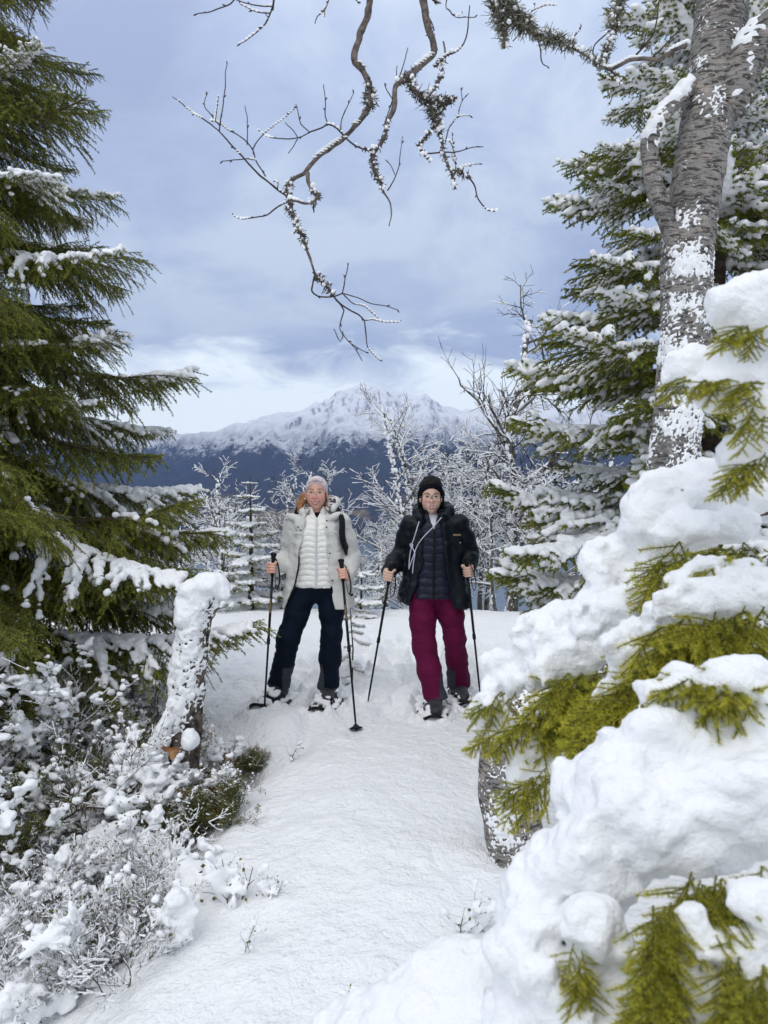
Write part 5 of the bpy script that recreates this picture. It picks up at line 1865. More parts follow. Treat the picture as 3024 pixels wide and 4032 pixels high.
def build_people():
    A = lambda cx, cy: vv((950 + cx / 3.016 - 1250) * .00185, 0, (2785 - 1800 - cy / 3.016) * .00185)
    o1 = vv((1250 - 1512) / FPX * 5.6, 5.6, 0.0)
    o2 = vv((1705 - 1512) / FPX * 5.55, 5.55, 0.0)
    # --- walker in the pale parka
    p1 = [(P(1078, 2178, 5.45) - o1, P(1039, 2822, 5.22) - o1), (P(1343, 2203, 5.43) - o1, P(1402, 2868, 4.99) - o1)]

    def on_pole(pp, g):
        ax = (pp[0] - pp[1]) / np.linalg.norm(pp[0] - pp[1])
        return pp[0] - ax * g
    S1 = dict(label='smiling woman in pale grey parka, white quilted vest, navy trousers and lilac headband', head=(-.006, -.01, 1.526), smile=True, skin=M_SKIN_A, cheek=M_CHEEK_A, brow=M_BROW_A,
              sh=.165, cx=.0, shz=1.31, elbow=[vv(-.218, .075, 1.05), vv(.250, .06, 1.045)], pole=p1, grip=[.110, .112],
              hip=[vv(-.085, .0, .83), vv(.085, .0, .83)], knee=[vv(-.205, -.075, .49), vv(.105, -.04, .49)], ankle=[vv(-.285, .02, .135), vv(.078, .03, .115)], hem=[.03, .03],
              legr=(.105, .088, .076, .074, .079), hipw=.165, waist=.93, heading=[math.radians(-106), math.radians(-101)], foot_z=[.01, -.012], mat_trousers=M_NAVY)
    S1['hand'] = [on_pole(p1[i], S1['grip'][i]) for i in (0, 1)]
    t1, ax1 = person(o1, S1)
    # vest
    F = Field([-.26, -.22, .82], [.26, .2, 1.46], .005)
    loft(F, [(.845, -.005, .0, .172, .135), (.90, -.005, 0, .170, .134), (1.0, 0, 0, .158, .128), (1.15, 0, -.005, .160, .128), (1.27, 0, .0, .168, .115), (1.34, 0, .015, .12, .092), (1.375, 0, .022, .082, .078), (1.425, 0, .025, .075, .074)],
         quilt=(.0405, .010), thick=.02, opening=([.8, 1.33, 1.36, 1.43], [.004, .004, -.012, -.04], [.0, .0, .012, .04]))
    F.noise(.003, (30, 30, 60), 2)
    vest = F.build('vest', M_QUILT_W, t1)
    mb = MB()
    q = catmull(np.array([(-.002, -.140, .848), (.0, -.139, .95), (.0, -.137, 1.05), (0, -.140, 1.15), (0, -.126, 1.27), (0, -.092, 1.345)]), .012)
    add_tube(mb, q, .0065, 8)
    mb.build('zip', M_WHITE, vest)
    # base layer at the throat
    F = Field([-.12, -.12, 1.28], [.12, .14, 1.42], .006)
    loft(F, [(1.28, 0, .01, .10, .085), (1.345, 0, .022, .07, .068), (1.385, 0, .025, .060, .060)])
    F.build('base_layer', M_BASE, t1)
    # parka
    F = Field([-.42, -.36, .66], [.42, .30, 1.54], .0052)
    zz = [A(0, y)[2] for y in (1850, 1690, 1400, 1200, 1000, 850, 700)]
    xl = [A(x, 0)[0] for x in (505, 600, 690, 700, 748, 745, 770)]
    xr = [A(x, 0)[0] for x in (1112, 1098, 1050, 1035, 1012, 1010, 1000)]
    fold = lambda th, Z: .006 * np.sin(th * 5 + Z * 4) * np.clip((1.2 - Z) * 2, 0, 1) + .004 * np.sin(th * 11 + 2 * Z)
    secs = [(.700, .012, .0, .262, .165), (.80, .010, .0, .250, .160), (.95, .005, .0, .222, .152), (1.10, 0, .0, .200, .148), (1.22, 0, .0, .198, .145), (1.30, 0, .005, .190, .122), (1.355, 0, .02, .145, .10), (1.395, 0, .03, .10, .085)]
    loft(F, secs, folds=fold)
    for i in (0, 1):
        sh = vv((-1, 1)[i] * .168, .005, 1.30)
        wr, d, ax = ax1[i]
        el = S1['elbow'][i]
        cuff = wr + d * .022
        F.chain([sh, sh + (el - sh) * .5, el, cuff + (el - cuff) * .45, cuff], [.076, .070, .062, .060, .054], .03)
    F.noise(.007, (8, 8, 11), 2)
    F.noise(.004, (20, 20, 30), 2)
    hollow(F, secs, .022, (zz, xl, xr))
    for i in (0, 1):
        wr, d, ax = ax1[i]
        F.cone(wr + d * .010, wr + d * .06, .036, .040, 0.0, 's')
    # standing hood and wide collar
    F.chain([vv(-.10, -.035, 1.385), vv(-.118, .04, 1.405), vv(-.05, .115, 1.42), vv(.05, .12, 1.435), vv(.118, .075, 1.455), vv(.130, .02, 1.455), vv(.115, -.035, 1.41)], [.028, .035, .045, .048, .042, .034, .028], .02)
    F.ell(vv(-.150, -.085, 1.345), (.075, .030, .028), .02, rot=np.array(Matrix.Rotation(.30, 3, 'Y')))
    F.ell(vv(-.118, -.105, 1.300), (.040, .022, .045), .02)
    F.ell(vv(.125, -.080, 1.355), (.065, .030, .026), .02, rot=np.array(Matrix.Rotation(-.45, 3, 'Y')))
    parka = F.build('parka', M_PARKA, t1)
    # dark zip edges, storm-flap seams, snaps
    mb = MB()
    zq = [.72, .80, .90, 1.0, 1.08]
    q = np.array([(np.interp(z, zz[::1], xl) + .006, -(.152 + .004 * k) * math.sqrt(max(.05, 1 - (np.interp(z, zz, xl) / .25) ** 2)) - .004, z) for k, z in enumerate(zq)])
    add_tube(mb, catmull(q, .01), .0055, 8)
    mb.build('zip', M_STRAP, parka)
    for (cx, cy) in ((548, 800), (697, 878), (730, 915), (1035, 803), (1032, 880), (1068, 1183), (1097, 1500), (1138, 1788)):
        p = A(cx, cy)
        yy = -.150 * math.sqrt(max(.1, 1 - (p[0] / .24) ** 2)) - .012
        V, Fc = blobs([vv(p[0], yy, p[2])], [[.006, .004, .006]], 1, 2)
        mb = MB(); mb.add(V, Fc); mb.build('snap_button', M_BLACK, parka)
    # pocket flaps across the chest
    for (c0, c1, cy) in ((625, 735, 955), (1010, 1190, 935)):
        p0, p1_ = A(c0, cy), A(c1, cy + 6)
        n = 8
        xs = np.linspace(p0[0], p1_[0], n)
        yy = -.150 * np.sqrt(np.clip(1 - (xs / .215) ** 2, .1, 1)) - .010
        q = np.stack([xs, yy, np.full(n, p0[2])], 1)
        mb = MB(); add_tube(mb, q, .0045, 6); mb.build('pocket_flap', M_PARKA, parka)
    # little hem label
    p = A(1320, 1675)
    mb = MB()
    V = [(p[0] - .010, -.118, p[2] - .010), (p[0] + .008, -.108, p[2] - .008), (p[0] + .008, -.108, p[2] + .010), (p[0] - .010, -.118, p[2] + .008)]
    V = np.array(V); V = np.vstack([V + [0, -.006, 0], V + [0, .01, 0]])
    mb.add(V, [[0, 1, 2, 3], [4, 7, 6, 5], [0, 4, 5, 1], [1, 5, 6, 2], [2, 6, 7, 3], [3, 7, 4, 0]])
    mb.build('hem_label', M_BLACK, parka, smooth=False)
    F = Field([-.16, -.11, 1.33], [.18, .16, 1.52], .006)
    F.chain([vv(-.072, -.045, 1.395), vv(-.088, .03, 1.415), vv(-.04, .09, 1.435), vv(.04, .095, 1.45), vv(.092, .05, 1.468), vv(.104, .0, 1.455), vv(.085, -.045, 1.405)], [.022, .028, .034, .036, .036, .034, .024], .02)
    F.noise(.004, 40, 2)
    F.build('hood_lining', M_LEOPARD, parka)
    # headband, hair, earrings
    hc = vv(*S1['head'])
    F = Field(hc + [-.10, -.13, -.06], hc + [.10, .12, .14], .0035)

    def band(X, Y, Z):
        x, y, z = X - hc[0], Y - hc[1], Z - hc[2]
        q = np.sqrt((x / .0815) ** 2 + ((y - .012) / .0995) ** 2 + ((z - .033) / .0895) ** 2)
        d = (q - 1) * .085
        d = np.maximum(d, -(d + .016))
        zb = .080 - 1.05 * np.clip(y + .085, 0, .11) - .10 * np.abs(x) * (y < -.02)
        d = np.maximum(d, zb - z)
        return np.maximum(d, y - .06)
    F.fn(hc - .12, hc + .14, band)
    for s in (-1, 1):
        F.cone(hc + [s * .006, -.082, .098], hc + [s * .045, -.072, .082], .011, .006, .012)
    F.noise(.0025, (60, 60, 30), 2)
    F.build('headband', M_BAND_A, t1)
    F = Field(hc + [-.20, -.10, -.22], [hc[0] + .11, hc[1] + .16, hc[2] + .14], .0045)
    F.ell(hc + [0, .03, .02], (.076, .085, .085), 0)
    F.chain([hc + [-.045, .085, -.02], hc + [-.092, .060, -.045], hc + [-.118, .035, -.085], hc + [-.112, .01, -.125], hc + [-.095, -.005, -.155]], [.034, .034, .032, .027, .012], .02)
    F.chain([hc + [-.085, .055, -.05], hc + [-.135, .04, -.075], hc + [-.142, .03, -.10]], [.024, .018, .006], .012)
    F.chain([hc + [.05, .06, -.03], hc + [.068, .03, -.08], hc + [.06, .02, -.11]], [.03, .018, .012], .02)
    F.noise(.009, (34, 34, 13), 3)
    F.build('hair', M_HAIR_A, t1)
    for s in (-1, 1):
        V, Fc = blobs([hc + [s * .083, .005, -.045]], [.007], 1, 2)
        mb = MB(); mb.add(V, Fc); mb.build('earring', M_WHITE, t1)

    def glasses(tp, hc, rx, rz, sq, mat, wire, drop=0.0):
        mb = MB()
        yf = -.104
        for s in (-1, 1):
            c = hc + [s * (.033 if sq < 3 else .0345), yf, -.002 + drop]
            add_tube(mb, ring(c, rx, rz, 0, 36, sq), wire, 6, cap=False)
            add_tube(mb, catmull(np.array([hc + [s * (rx + .034), yf, .008 + drop], hc + [s * .076, -.075, .008 + drop], hc + [s * .080, .0, .006]]), .01), wire, 6)
        add_tube(mb, catmull(np.array([hc + [-(.0345 - rx if sq > 3 else .006), yf, .003 + drop], hc + [0, yf - .002, .0055 + drop], hc + [(.0345 - rx if sq > 3 else .006), yf, .003 + drop]]), .004), wire, 6)
        o = mb.build('glasses', mat, tp)
        for s in (-1, 1):
            c = hc + [s * (.033 if sq < 3 else .0345), yf, -.002 + drop]
            rg = ring(c, rx, rz, 0, 36, sq)[:-1]
            V = np.vstack([rg + [0, .0005, 0], rg - [0, .0005, 0], [c + vv(0, .0005, 0)], [c - vv(0, .0005, 0)]])
            i = np.arange(36); j = (i + 1) % 36
            m2 = MB(); m2.add(V, np.vstack([np.stack([j, i, np.full(36, 72)], 1), np.stack([36 + i, 36 + j, np.full(36, 73)], 1)]))
            m2.build('lens', M_LENS, o)
    glasses(t1, hc, .0275, .0235, 2.2, M_GOLD, .0013)
    # backpack: straps over the parka, pack behind
    bp = empty('backpack', o1 + [0, .2, 1.1], label='black backpack worn by the woman in the pale parka', category='backpack')
    off = vv(0, .2, 1.1)
    F = Field([-.18, .08, .85], [.18, .38, 1.40], .008)
    F.fn([-.15, .12, .88], [.15, .33, 1.34], lambda X, Y, Z: np.sqrt(np.maximum(np.abs(X) - .09, 0) ** 2 + np.maximum(np.abs(Y - .225) - .04, 0) ** 2 + np.maximum(np.abs(Z - 1.11) - .17, 0) ** 2) - .045)
    F.noise(.006, 12, 2)
    V, Q = F.mesh(); mb = MB(); mb.add(V - off, Q); mb.build('pack', M_STRAP, bp)
    for s, k in ((1, 1.0), (-1, 1.0)):
        q = catmull(np.array([(s * .11, .17, 1.33), (s * .135, .08, 1.385), (s * .160, -.01, 1.395), (s * .178, -.075, 1.365), (s * .186, -.112, 1.30), (s * .186, -.128, 1.23), (s * .196, -.110, 1.17), (s * .215, -.03, 1.10), (s * .19, .06, 1.06), (s * .15, .15, 1.05)]), .012)
        if s < 0:
            q = q[:16]
        tt, N, B = frames(q)
        out = q - vv(0, .02, 1.2); out[:, 2] *= .3
        out -= tt * np.sum(out * tt, 1)[:, None]; out /= np.linalg.norm(out, axis=1)[:, None]
        sd = np.cross(tt, out)
        w_, h_ = .026, .007
        V = np.concatenate([q + sd * w_ + out * h_, q - sd * w_ + out * h_, q - sd * w_ - out * h_, q + sd * w_ - out * h_]) - off
        n = len(q); i = np.arange(n - 1)
        Q = np.concatenate([np.stack([a * n + i, a * n + i + 1, ((a + 1) % 4) * n + i + 1, ((a + 1) % 4) * n + i], 1) for a in range(4)])
        mb = MB(); mb.add(V, Q); mb.build('shoulder_strap', M_STRAP, bp)

    # --- walker in the dark jacket
    B2 = lambda cx, cy: vv((1450 + cx / 3.016 - 1705) * .001833, 0, (2795 - 1800 - cy / 3.016) * .001833)
    p2 = [(P(1543, 2216, 5.36) - o2, P(1449, 2762, 5.55) - o2), (P(1834, 2192, 5.38) - o2, P(1893, 2755, 5.58) - o2)]
    S2 = dict(label='woman in dark green jacket, navy quilted vest, burgundy trousers and black headband', head=(-.016, -.01, 1.497), smile=True, skin=M_SKIN_B, cheek=M_CHEEK_B, brow=M_BROW_B,
              sh=.165, cx=.018, shz=1.305, elbow=[vv(-.226, .07, 1.08), vv(.272, .06, 1.08)], pole=p2, grip=[.095, .108],
              hip=[vv(-.078, .0, .82), vv(.098, .0, .82)], knee=[vv(-.066, -.10, .43), vv(.160, .0, .47)], ankle=[vv(.006, -.15, .10), vv(.205, .165, .115)], hem=[.045, .04],
              legr=(.112, .094, .077, .077, .083), hipw=.175, waist=.93, heading=[math.radians(-91), math.radians(-80)], foot_z=[-.022, -.012], mat_trousers=M_BURGUNDY)
    S2['hand'] = [on_pole(p2[i], S2['grip'][i]) for i in (0, 1)]
    t2, ax2 = person(o2, S2)
    F = Field([-.28, -.24, .74], [.30, .2, 1.46], .005)
    loft(F, [(.775, .0, .0, .185, .142), (.85, .0, 0, .182, .142), (1.0, .0, 0, .165, .132), (1.15, .008, -.005, .165, .13), (1.26, .012, .0, .165, .115), (1.33, .005, .015, .115, .092), (1.37, .0, .022, .086, .080), (1.405, .0, .025, .080, .078)],
         quilt=(.0575, .011), thick=.02, opening=([.7, 1.27, 1.32, 1.43], [.0, .0, -.022, -.05], [.0, .0, .018, .046]))
    F.noise(.003, (30, 30, 60), 2)
    vest = F.build('vest', M_QUILT_N, t2)
    mb = MB()
    add_tube(mb, catmull(np.array([(-.006, -.146, .78), (-.004, -.146, .9), (-.002, -.140, 1.0), (0, -.140, 1.1), (.002, -.138, 1.17), (.002, -.122, 1.27)]), .012), .007, 8)
    mb.build('zip', M_STRAP, vest)
    F = Field([-.14, -.13, 1.24], [.14, .14, 1.42], .006)
    loft(F, [(1.24, 0, .0, .12, .10), (1.30, -.005, .012, .10, .088), (1.345, -.01, .02, .068, .070), (1.372, -.012, .022, .060, .062)])
    F.build('shirt', M_WHITE, t2)
    F = Field([-.42, -.36, .66], [.44, .30, 1.52], .0052)
    zz = [B2(0, y)[2] for y in (1880, 1740, 1500, 1300, 1000, 800, 740)]
    xl = [B2(x, 0)[0] for x in (440, 500, 590, 640, 642, 610, 640)]
    xr = [B2(x, 0)[0] for x in (1000, 975, 930, 895, 860, 880, 870)]
    hem_l, hem_r = .76, .70
    fold = lambda th, Z: .008 * np.sin(th * 6 + Z * 5) * np.clip((1.15 - Z) * 2, 0, 1) + .004 * np.sin(th * 13 + 3 * Z)
    secs = [(.695, .010, .0, .272, .17), (.80, .012, .0, .258, .165), (.95, .015, .0, .230, .155), (1.10, .015, .0, .206, .15), (1.22, .018, .0, .200, .146), (1.30, .018, .005, .188, .124), (1.35, .015, .02, .150, .10), (1.385, .0, .03, .105, .085)]
    loft(F, secs, folds=fold)
    for i in (0, 1):
        sh = vv((-1, 1)[i] * .170 + .018, .005, 1.295)
        wr, d, ax = ax2[i]
        el = S2['elbow'][i]
        cuff = wr + d * .022
        F.chain([sh, sh + (el - sh) * .5, el, cuff + (el - cuff) * .45, cuff], [.076, .071, .064, .060, .054], .03)
    F.noise(.008, (8, 8, 11), 2)
    F.noise(.0045, (20, 20, 30), 2)
    hollow(F, secs, .022, (zz, xl, xr))
    # the hem swings up on the side of the slanting pole
    F.fn([-.4, -.4, .6], [.4, .4, .95], lambda X, Y, Z: Z - (.705 + .20 * np.clip(-.05 - X, 0, .3) + .12 * np.clip(Y, 0, .2)) + 0 * Y, 0, 's')
    for i in (0, 1):
        wr, d, ax = ax2[i]
        F.cone(wr + d * .010, wr + d * .06, .036, .040, 0.0, 's')
    F.chain([vv(-.095, -.075, 1.345), vv(-.112, .0, 1.385), vv(-.10, .07, 1.405), vv(0, .115, 1.42), vv(.10, .08, 1.415), vv(.118, .01, 1.395), vv(.075, -.07, 1.355)], [.026, .034, .042, .048, .044, .038, .028], .02)
    F.ell(vv(.055, -.085, 1.345), (.020, .022, .045), .015)
    F.ell(vv(-.088, -.085, 1.335), (.018, .022, .045), .015)
    jacket = F.build('jacket', M_GREEN_JACKET, t2)
    pt = B2(1032, 966)
    text_on('WEDZE', 'lettering', M_PRINT, jacket, size=.017, loc=(pt[0], -.149, pt[2] - .006), rot=(math.pi / 2, 0, .28), extr=.004)
    V, Fc = blobs([vv(.186, -.128, 1.175)], [[.004, .004, .004]], 1, 2)
    mb = MB(); mb.add(V, Fc); mb.build('snap_button', M_WHITE, jacket)
    cords = [([(858, 772), (760, 880), (640, 1000), (575, 1095), (540, 1190), (505, 1290), (478, 1380)], 0), ([(595, 820), (560, 930), (530, 1030), (512, 1080), (520, 1130), (545, 1190), (530, 1300), (518, 1425)], 1),
             ([(512, 1080), (490, 1085), (500, 1115), (525, 1100), (512, 1080)], 2), ([(512, 1100), (492, 1190), (482, 1290), (478, 1380)], 3)]
    mb = MB()
    for pts, k in cords:
        q = []
        for (cx, cy) in pts:
            p = B2(cx, cy)
            yy = -.152 * math.sqrt(max(.1, 1 - ((p[0] - .015) / .225) ** 2)) - .026 - .002 * k
            if p[2] > 1.27:
                yy = -.115 - (1.36 - p[2]) * .35
            q.append((p[0], yy, p[2]))
        add_tube(mb, catmull(np.array(q), .01), .0032, 8)
    mb.build('drawstring', M_CORD, jacket)
    hc = vv(*S2['head'])
    F = Field(hc + [-.115, -.13, -.12], hc + [.115, .16, .19], .0040)
    F.ell(hc + [0, .030, .042], (.085, .098, .094), 0)
    F.ell(hc + [.004, .035, .085], (.068, .075, .072), .03)
    for s in (-1, 1):
        F.chain([hc + [s * .078, .02, .03], hc + [s * .080, .025, -.04], hc + [s * .07, .035, -.09]], [.018, .016, .014], .02)
    F.ell(hc + [0, -.085, -.02], (.072, .10, .092), .006, 's')
    F.noise(.006, (40, 40, 22), 3)
    F.build('hair', M_HAIR_B, t2)
    F = Field(hc + [-.11, -.14, -.08], hc + [.11, .13, .15], .0035)

    def band2(X, Y, Z):
        x, y, z = X - hc[0], Y - hc[1], Z - hc[2]
        q = np.sqrt((x / .090) ** 2 + ((y - .014) / .1045) ** 2 + ((z - .030) / .100) ** 2)
        d = (q - 1) * .09
        d = np.maximum(d, -(d + .02))
        zb = .064 - 0.95 * np.clip(y + .080, 0, .11)
        return np.maximum(np.maximum(d, zb - z), z - zb - .052)
    F.fn(hc - .13, hc + .15, band2)
    F.build('headband', M_BAND_B, t2)
    glasses(t2, hc, .0315, .0270, 3.4, M_BRONZE, .0016, -.004)
    mb = MB()
    c = S2['hand'][1] + vv(.028, -.018, -.004)
    add_tube(mb, ring(c, .010, .006, 0, 16), .0022, 6, cap=False)
    mb.build('ring', M_GOLD, t2)

    # --- poles, snowshoes
    for k, (pp, o, lab, tx) in enumerate(((p1[0], o1, 'black trekking pole in the right hand of the woman in white, gold lettering', 'GRIDARMUN'), (p1[1], o1, 'black trekking pole planted in front of the woman in white, basket showing', 'GRIDARMUN'),
                                         (p2[0], o2, 'slanting black trekking pole between the two women, strap loop hanging', None), (p2[1], o2, 'black trekking pole beside the spruce, held by the woman in dark', None))):
        po = pole_obj(pp[0] + o, pp[1] + o, (-.005, .0, -.045, -.045)[k], lab, tx)
    parts = snowshoe_meshes()
    labs = ['snowshoe with raised front bar, leftmost of the four, on the snow bank', 'snow-filled snowshoe under the straight leg of the woman in navy trousers', 'snowshoe sunk in snow under the front foot in burgundy trousers', 'snowshoe under the rear foot in burgundy trousers, beside the spruce']
    for k, ((x, y, an, hl, hw, zt), lab) in enumerate(zip(FEET, labs)):
        t = empty('snowshoe', (x, y, zt + .004), an, label=lab, category='snowshoe', group='snowshoes of the two walkers')
        t.rotation_euler = (0, (-.06, -.02, 0.0, .0)[k], an)
        for nm, me in parts:
            link(nm, me, t)
        g = np.random.default_rng(900 + k)
        F = Field([-.31, -.13, -.01], [.32, .13, .17], .007)
        for j in range(60):
            px_, py_ = g.uniform(-.26, .25), g.uniform(-.095, .095)
            if abs(py_) < .05 and -.09 < px_ < .16 and g.random() < .7:
                continue
            F.ell((px_, py_, .022), (g.uniform(.02, .045), g.uniform(.018, .03), g.uniform(.012, .028)), .015)
        for j in range(16):
            px_ = g.uniform(-.08, .19)
            F.ell((px_, g.uniform(-.05, .05), .10 - .30 * max(0, px_ - .02)), (.026, .022, .014), .01)
        F.noise(.008, 28, 2)
        F.build('snow', M_SNOW, t)
    return t1, t2
# ------------------------------------------------------------------ young spruce bent under snow, close on the right
def near_sprig(seed, L=0.22):
    """short leafy shoot for the close spruce: flat spray of side shoots with full-size needles"""
    g = np.random.default_rng(seed)
    mb = MB()
    NP, ND, NTt = [], [], []
    segA, segB, ra, rb = [], [], [], []

    def shoot(p, d, ln, tint):
        n = max(3, int(ln / .02))
        pts = [p]
        for k in range(n):
            d = d + g.normal(0, .07, 3) + vv(0, 0, -.02); d /= np.linalg.norm(d)
            pts.append(pts[-1] + d * ln / n)
        pts = np.array(pts)
        segA.append(pts[:-1]); segB.append(pts[1:]); r = np.linspace(.0022, .001, n + 1); ra.append(r[:-1]); rb.append(r[1:])
        m = int(ln * 1500)
        t = np.sort(g.random(m)) * (n - .001); i = t.astype(int); f = (t - i)[:, None]
        NP.append(pts[i] * (1 - f) + pts[i + 1] * f); ND.append(pts[i + 1] - pts[i]); NTt.append(tint + .35 * (t / n) ** 1.5)
        return pts
    main = shoot(vv(0, 0, 0), vv(1, 0, -.1), L, .42)
    for k in range(1, 9):
        i = int(k / 9 * (len(main) - 1))
        dd = main[min(i + 1, len(main) - 1)] - main[max(i - 1, 0)]; dd /= np.linalg.norm(dd)
        s_ = 1 if k % 2 else -1
        shoot(main[i], dd * .7 + vv(0, s_ * .8, -.15 + g.normal(0, .12)), L * (.6 - .4 * k / 9) * g.uniform(.8, 1.2), .36 + .2 * g.random())
    V, Q = prisms(np.concatenate(segA), np.concatenate(segB), np.concatenate(ra), np.concatenate(rb), 4); mb.add(V, Q, 0)
    V, F, T = needles(np.concatenate(NP), np.concatenate(ND), .015, .0017, seed + 5, np.concatenate(NTt), .9)
    mb.add(V, F, 1, T)
    return mb.mesh('sprig', [M_TWIG, M_NEEDLE_NEAR], smooth=False)


def build_near():
    base = vv(1.12, 1.55, float(ground_z(1.12, 1.55, False)) - .05)
    t = empty('spruce_tree', base, label='young spruce bent under thick pillows of snow, closest to the viewer', category='spruce tree', group='spruces beside the path')
    mb = MB(); add_tube(mb, [(0, 0, 0), (.02, .02, .9), (.04, .0, 1.7), (.05, 0, 2.35)], [.05, .04, .025, .006], 12)
    mb.build('trunk', M_SPRUCE_BARK, t)
    sprigs = [near_sprig(500 + i, (.20, .24, .17)[i]) for i in range(3)]
    g = np.random.default_rng(55)

    def bough(spine, pads, greens, h=.007, nz=(.016, 9), k=.026, fine=(.006, 30)):
        """spine: [(u, v, depth)] tip last; pads: [(u, v, depth, rx, rz)]; greens: [(u, v, depth, angle deg in the picture, toward viewer, scale)]"""
        pts = np.array([P(*q) - base for q in spine])
        mbb = MB()
        q = catmull(np.column_stack([pts, np.linspace(.012, .004, len(pts))]), .02)
        add_tube(mbb, q[:, :3], q[:, 3], 8)
        b = mbb.build('branch', M_TWIG, t)
        C = np.array([P(*p[:3]) - base for p in pads]); R = np.array([[p[3], p[3] * (p[5] if len(p) > 5 else .85), p[4]] for p in pads])
        F = Field((C - R).min(0) - .05, (C + R).max(0) + .05, h)
        for c, r in zip(C, R):
            F.ell(c, r, k)
        F.noise(nz[0], nz[1], 4)
        F.noise(fine[0] * 1.3, fine[1], 3)
        F.build('snow', M_SNOW_SOFT, b)
        for (u, v, y, ang, tow, sc) in greens:
            me = sprigs[g.integers(3)]
            o = link('sprig', me, b, loc=P(u, v, y - .055) - base)
            a = math.radians(ang)
            d = Vector((math.cos(a), -tow, math.sin(a))).normalized()
            o.rotation_mode = 'QUATERNION'
            qn = d.to_track_quat('X', 'Z')
            o.rotation_quaternion = qn @ Matrix.Rotation(g.uniform(-.5, .5), 3, 'X').to_quaternion()
            sc *= .66
            o.scale = (sc, sc * 1.2, sc * 1.2)
        return b

    def along(u0, v0, y0, u1, v1, y1, n, r0, r1, jit=.25, zr=.8):
        out = []
        for i in range(n):
            f = i / max(1, n - 1)
            r = r0 + (r1 - r0) * f
            for _ in range(2):
                ra = r * g.uniform(.35, .6)
                th = g.random() * 6.28
                out.append((u0 + (u1 - u0) * f + math.cos(th) * r * 1150, v0 + (v1 - v0) * f - abs(math.sin(th)) * r * 700 + r * 150, y0 + (y1 - y0) * f - r * g.uniform(.2, .75), ra, ra * .85))
            rr = r * g.uniform(.72, 1.05)
            out.append((u0 + (u1 - u0) * f + g.normal(0, jit) * r * 900, v0 + (v1 - v0) * f + g.normal(0, jit) * r * 700, y0 + (y1 - y0) * f + g.normal(0, .02), rr, rr * zr))
        return out

    def greens(u0, v0, y0, u1, v1, y1, n, a0, a1, tow=.5, sc=(.7, 1.1), jit=25):
        out = []
        n = int(n * 2.4)
        for i in range(n):
            f = (i + g.random()) / n
            out.append((u0 + (u1 - u0) * f + g.normal(0, jit), v0 + (v1 - v0) * f + g.normal(0, jit), y0 + (y1 - y0) * f, g.uniform(a0, a1), tow + g.normal(0, .2), g.uniform(*sc)))
        return out

    # long bough from the upper right down to the walkers' feet
    bough([(3150, 1980, 1.75), (2800, 2080, 1.75), (2500, 2350, 1.8), (2200, 2600, 1.85), (1930, 2760, 1.9)],
          along(3060, 1940, 1.75, 2680, 1930, 1.78, 8, .075, .070) + along(2640, 1990, 1.78, 2420, 2330, 1.82, 8, .085, .090) + along(2400, 2400, 1.82, 2150, 2540, 1.86, 6, .085, .070)
          + along(2150, 2580, 1.88, 1960, 2630, 1.9, 4, .055, .038) + along(2330, 2500, 1.78, 2130, 2680, 1.8, 5, .062, .045) + along(2000, 2680, 1.86, 1925, 2720, 1.88, 2, .030, .024)
          + along(2950, 2080, 1.68, 2640, 2110, 1.7, 5, .042, .038) + along(2560, 2280, 1.72, 2420, 2440, 1.74, 4, .05, .05),
          greens(2980, 2200, 1.64, 2600, 2210, 1.68, 14, 180, 250) + greens(2560, 2600, 1.72, 2190, 2720, 1.8, 15, 180, 240) + greens(2420, 2690, 1.74, 2210, 2790, 1.78, 9, 185, 250) + greens(1990, 2740, 1.84, 1930, 2760, 1.86, 3, 170, 220, sc=(.5, .7)),
          nz=(.018, 11), fine=(.008, 32))
    # bough below it, with hanging green tips
    bough([(3150, 2380, 1.55), (2800, 2480, 1.58), (2500, 2600, 1.62), (2250, 2820, 1.66)],
          along(3060, 2330, 1.5, 2700, 2400, 1.55, 8, .065, .055) + along(2700, 2450, 1.56, 2520, 2540, 1.6, 5, .042, .038) + along(2950, 2240, 1.56, 2700, 2280, 1.58, 4, .036, .03)
          + [(2440, 2560, 1.58, .042, .045), (2560, 2440, 1.56, .034, .045), (2390, 2740, 1.6, .030, .035), (2620, 2600, 1.56, .038, .034), (2780, 2530, 1.5, .042, .042), (2470, 2680, 1.6, .028, .04)],
          greens(3000, 2450, 1.46, 2650, 2460, 1.5, 16, 170, 260) + greens(2950, 2540, 1.48, 2500, 2640, 1.55, 18, 180, 270) + greens(2750, 2600, 1.5, 2320, 2800, 1.6, 16, 180, 240) + greens(2600, 2720, 1.52, 2380, 2860, 1.58, 8, 180, 240),
          nz=(.018, 13), fine=(.008, 34))
    # low tips against the birch foot
    bough([(2700, 2700, 1.7), (2300, 2850, 1.75), (1890, 2880, 1.8)],
          [(1930, 2800, 1.82, .045, .042), (1885, 2850, 1.82, .032, .032), (1980, 2870, 1.8, .042, .032), (2010, 2900, 1.78, .032, .024), (2100, 2950, 1.72, .038, .028), (2060, 3000, 1.7, .028, .028), (2030, 3060, 1.7, .022, .028), (2150, 3010, 1.7, .024, .024)],
          greens(2150, 2850, 1.74, 1950, 2890, 1.78, 4, 170, 220, sc=(.5, .8)) + greens(2190, 3030, 1.64, 2080, 3090, 1.66, 4, 180, 240, sc=(.6, .9)) + greens(1920, 2880, 1.8, 1880, 2900, 1.8, 2, 180, 260, sc=(.4, .5)),
          nz=(.012, 16), fine=(.006, 36), h=.006)
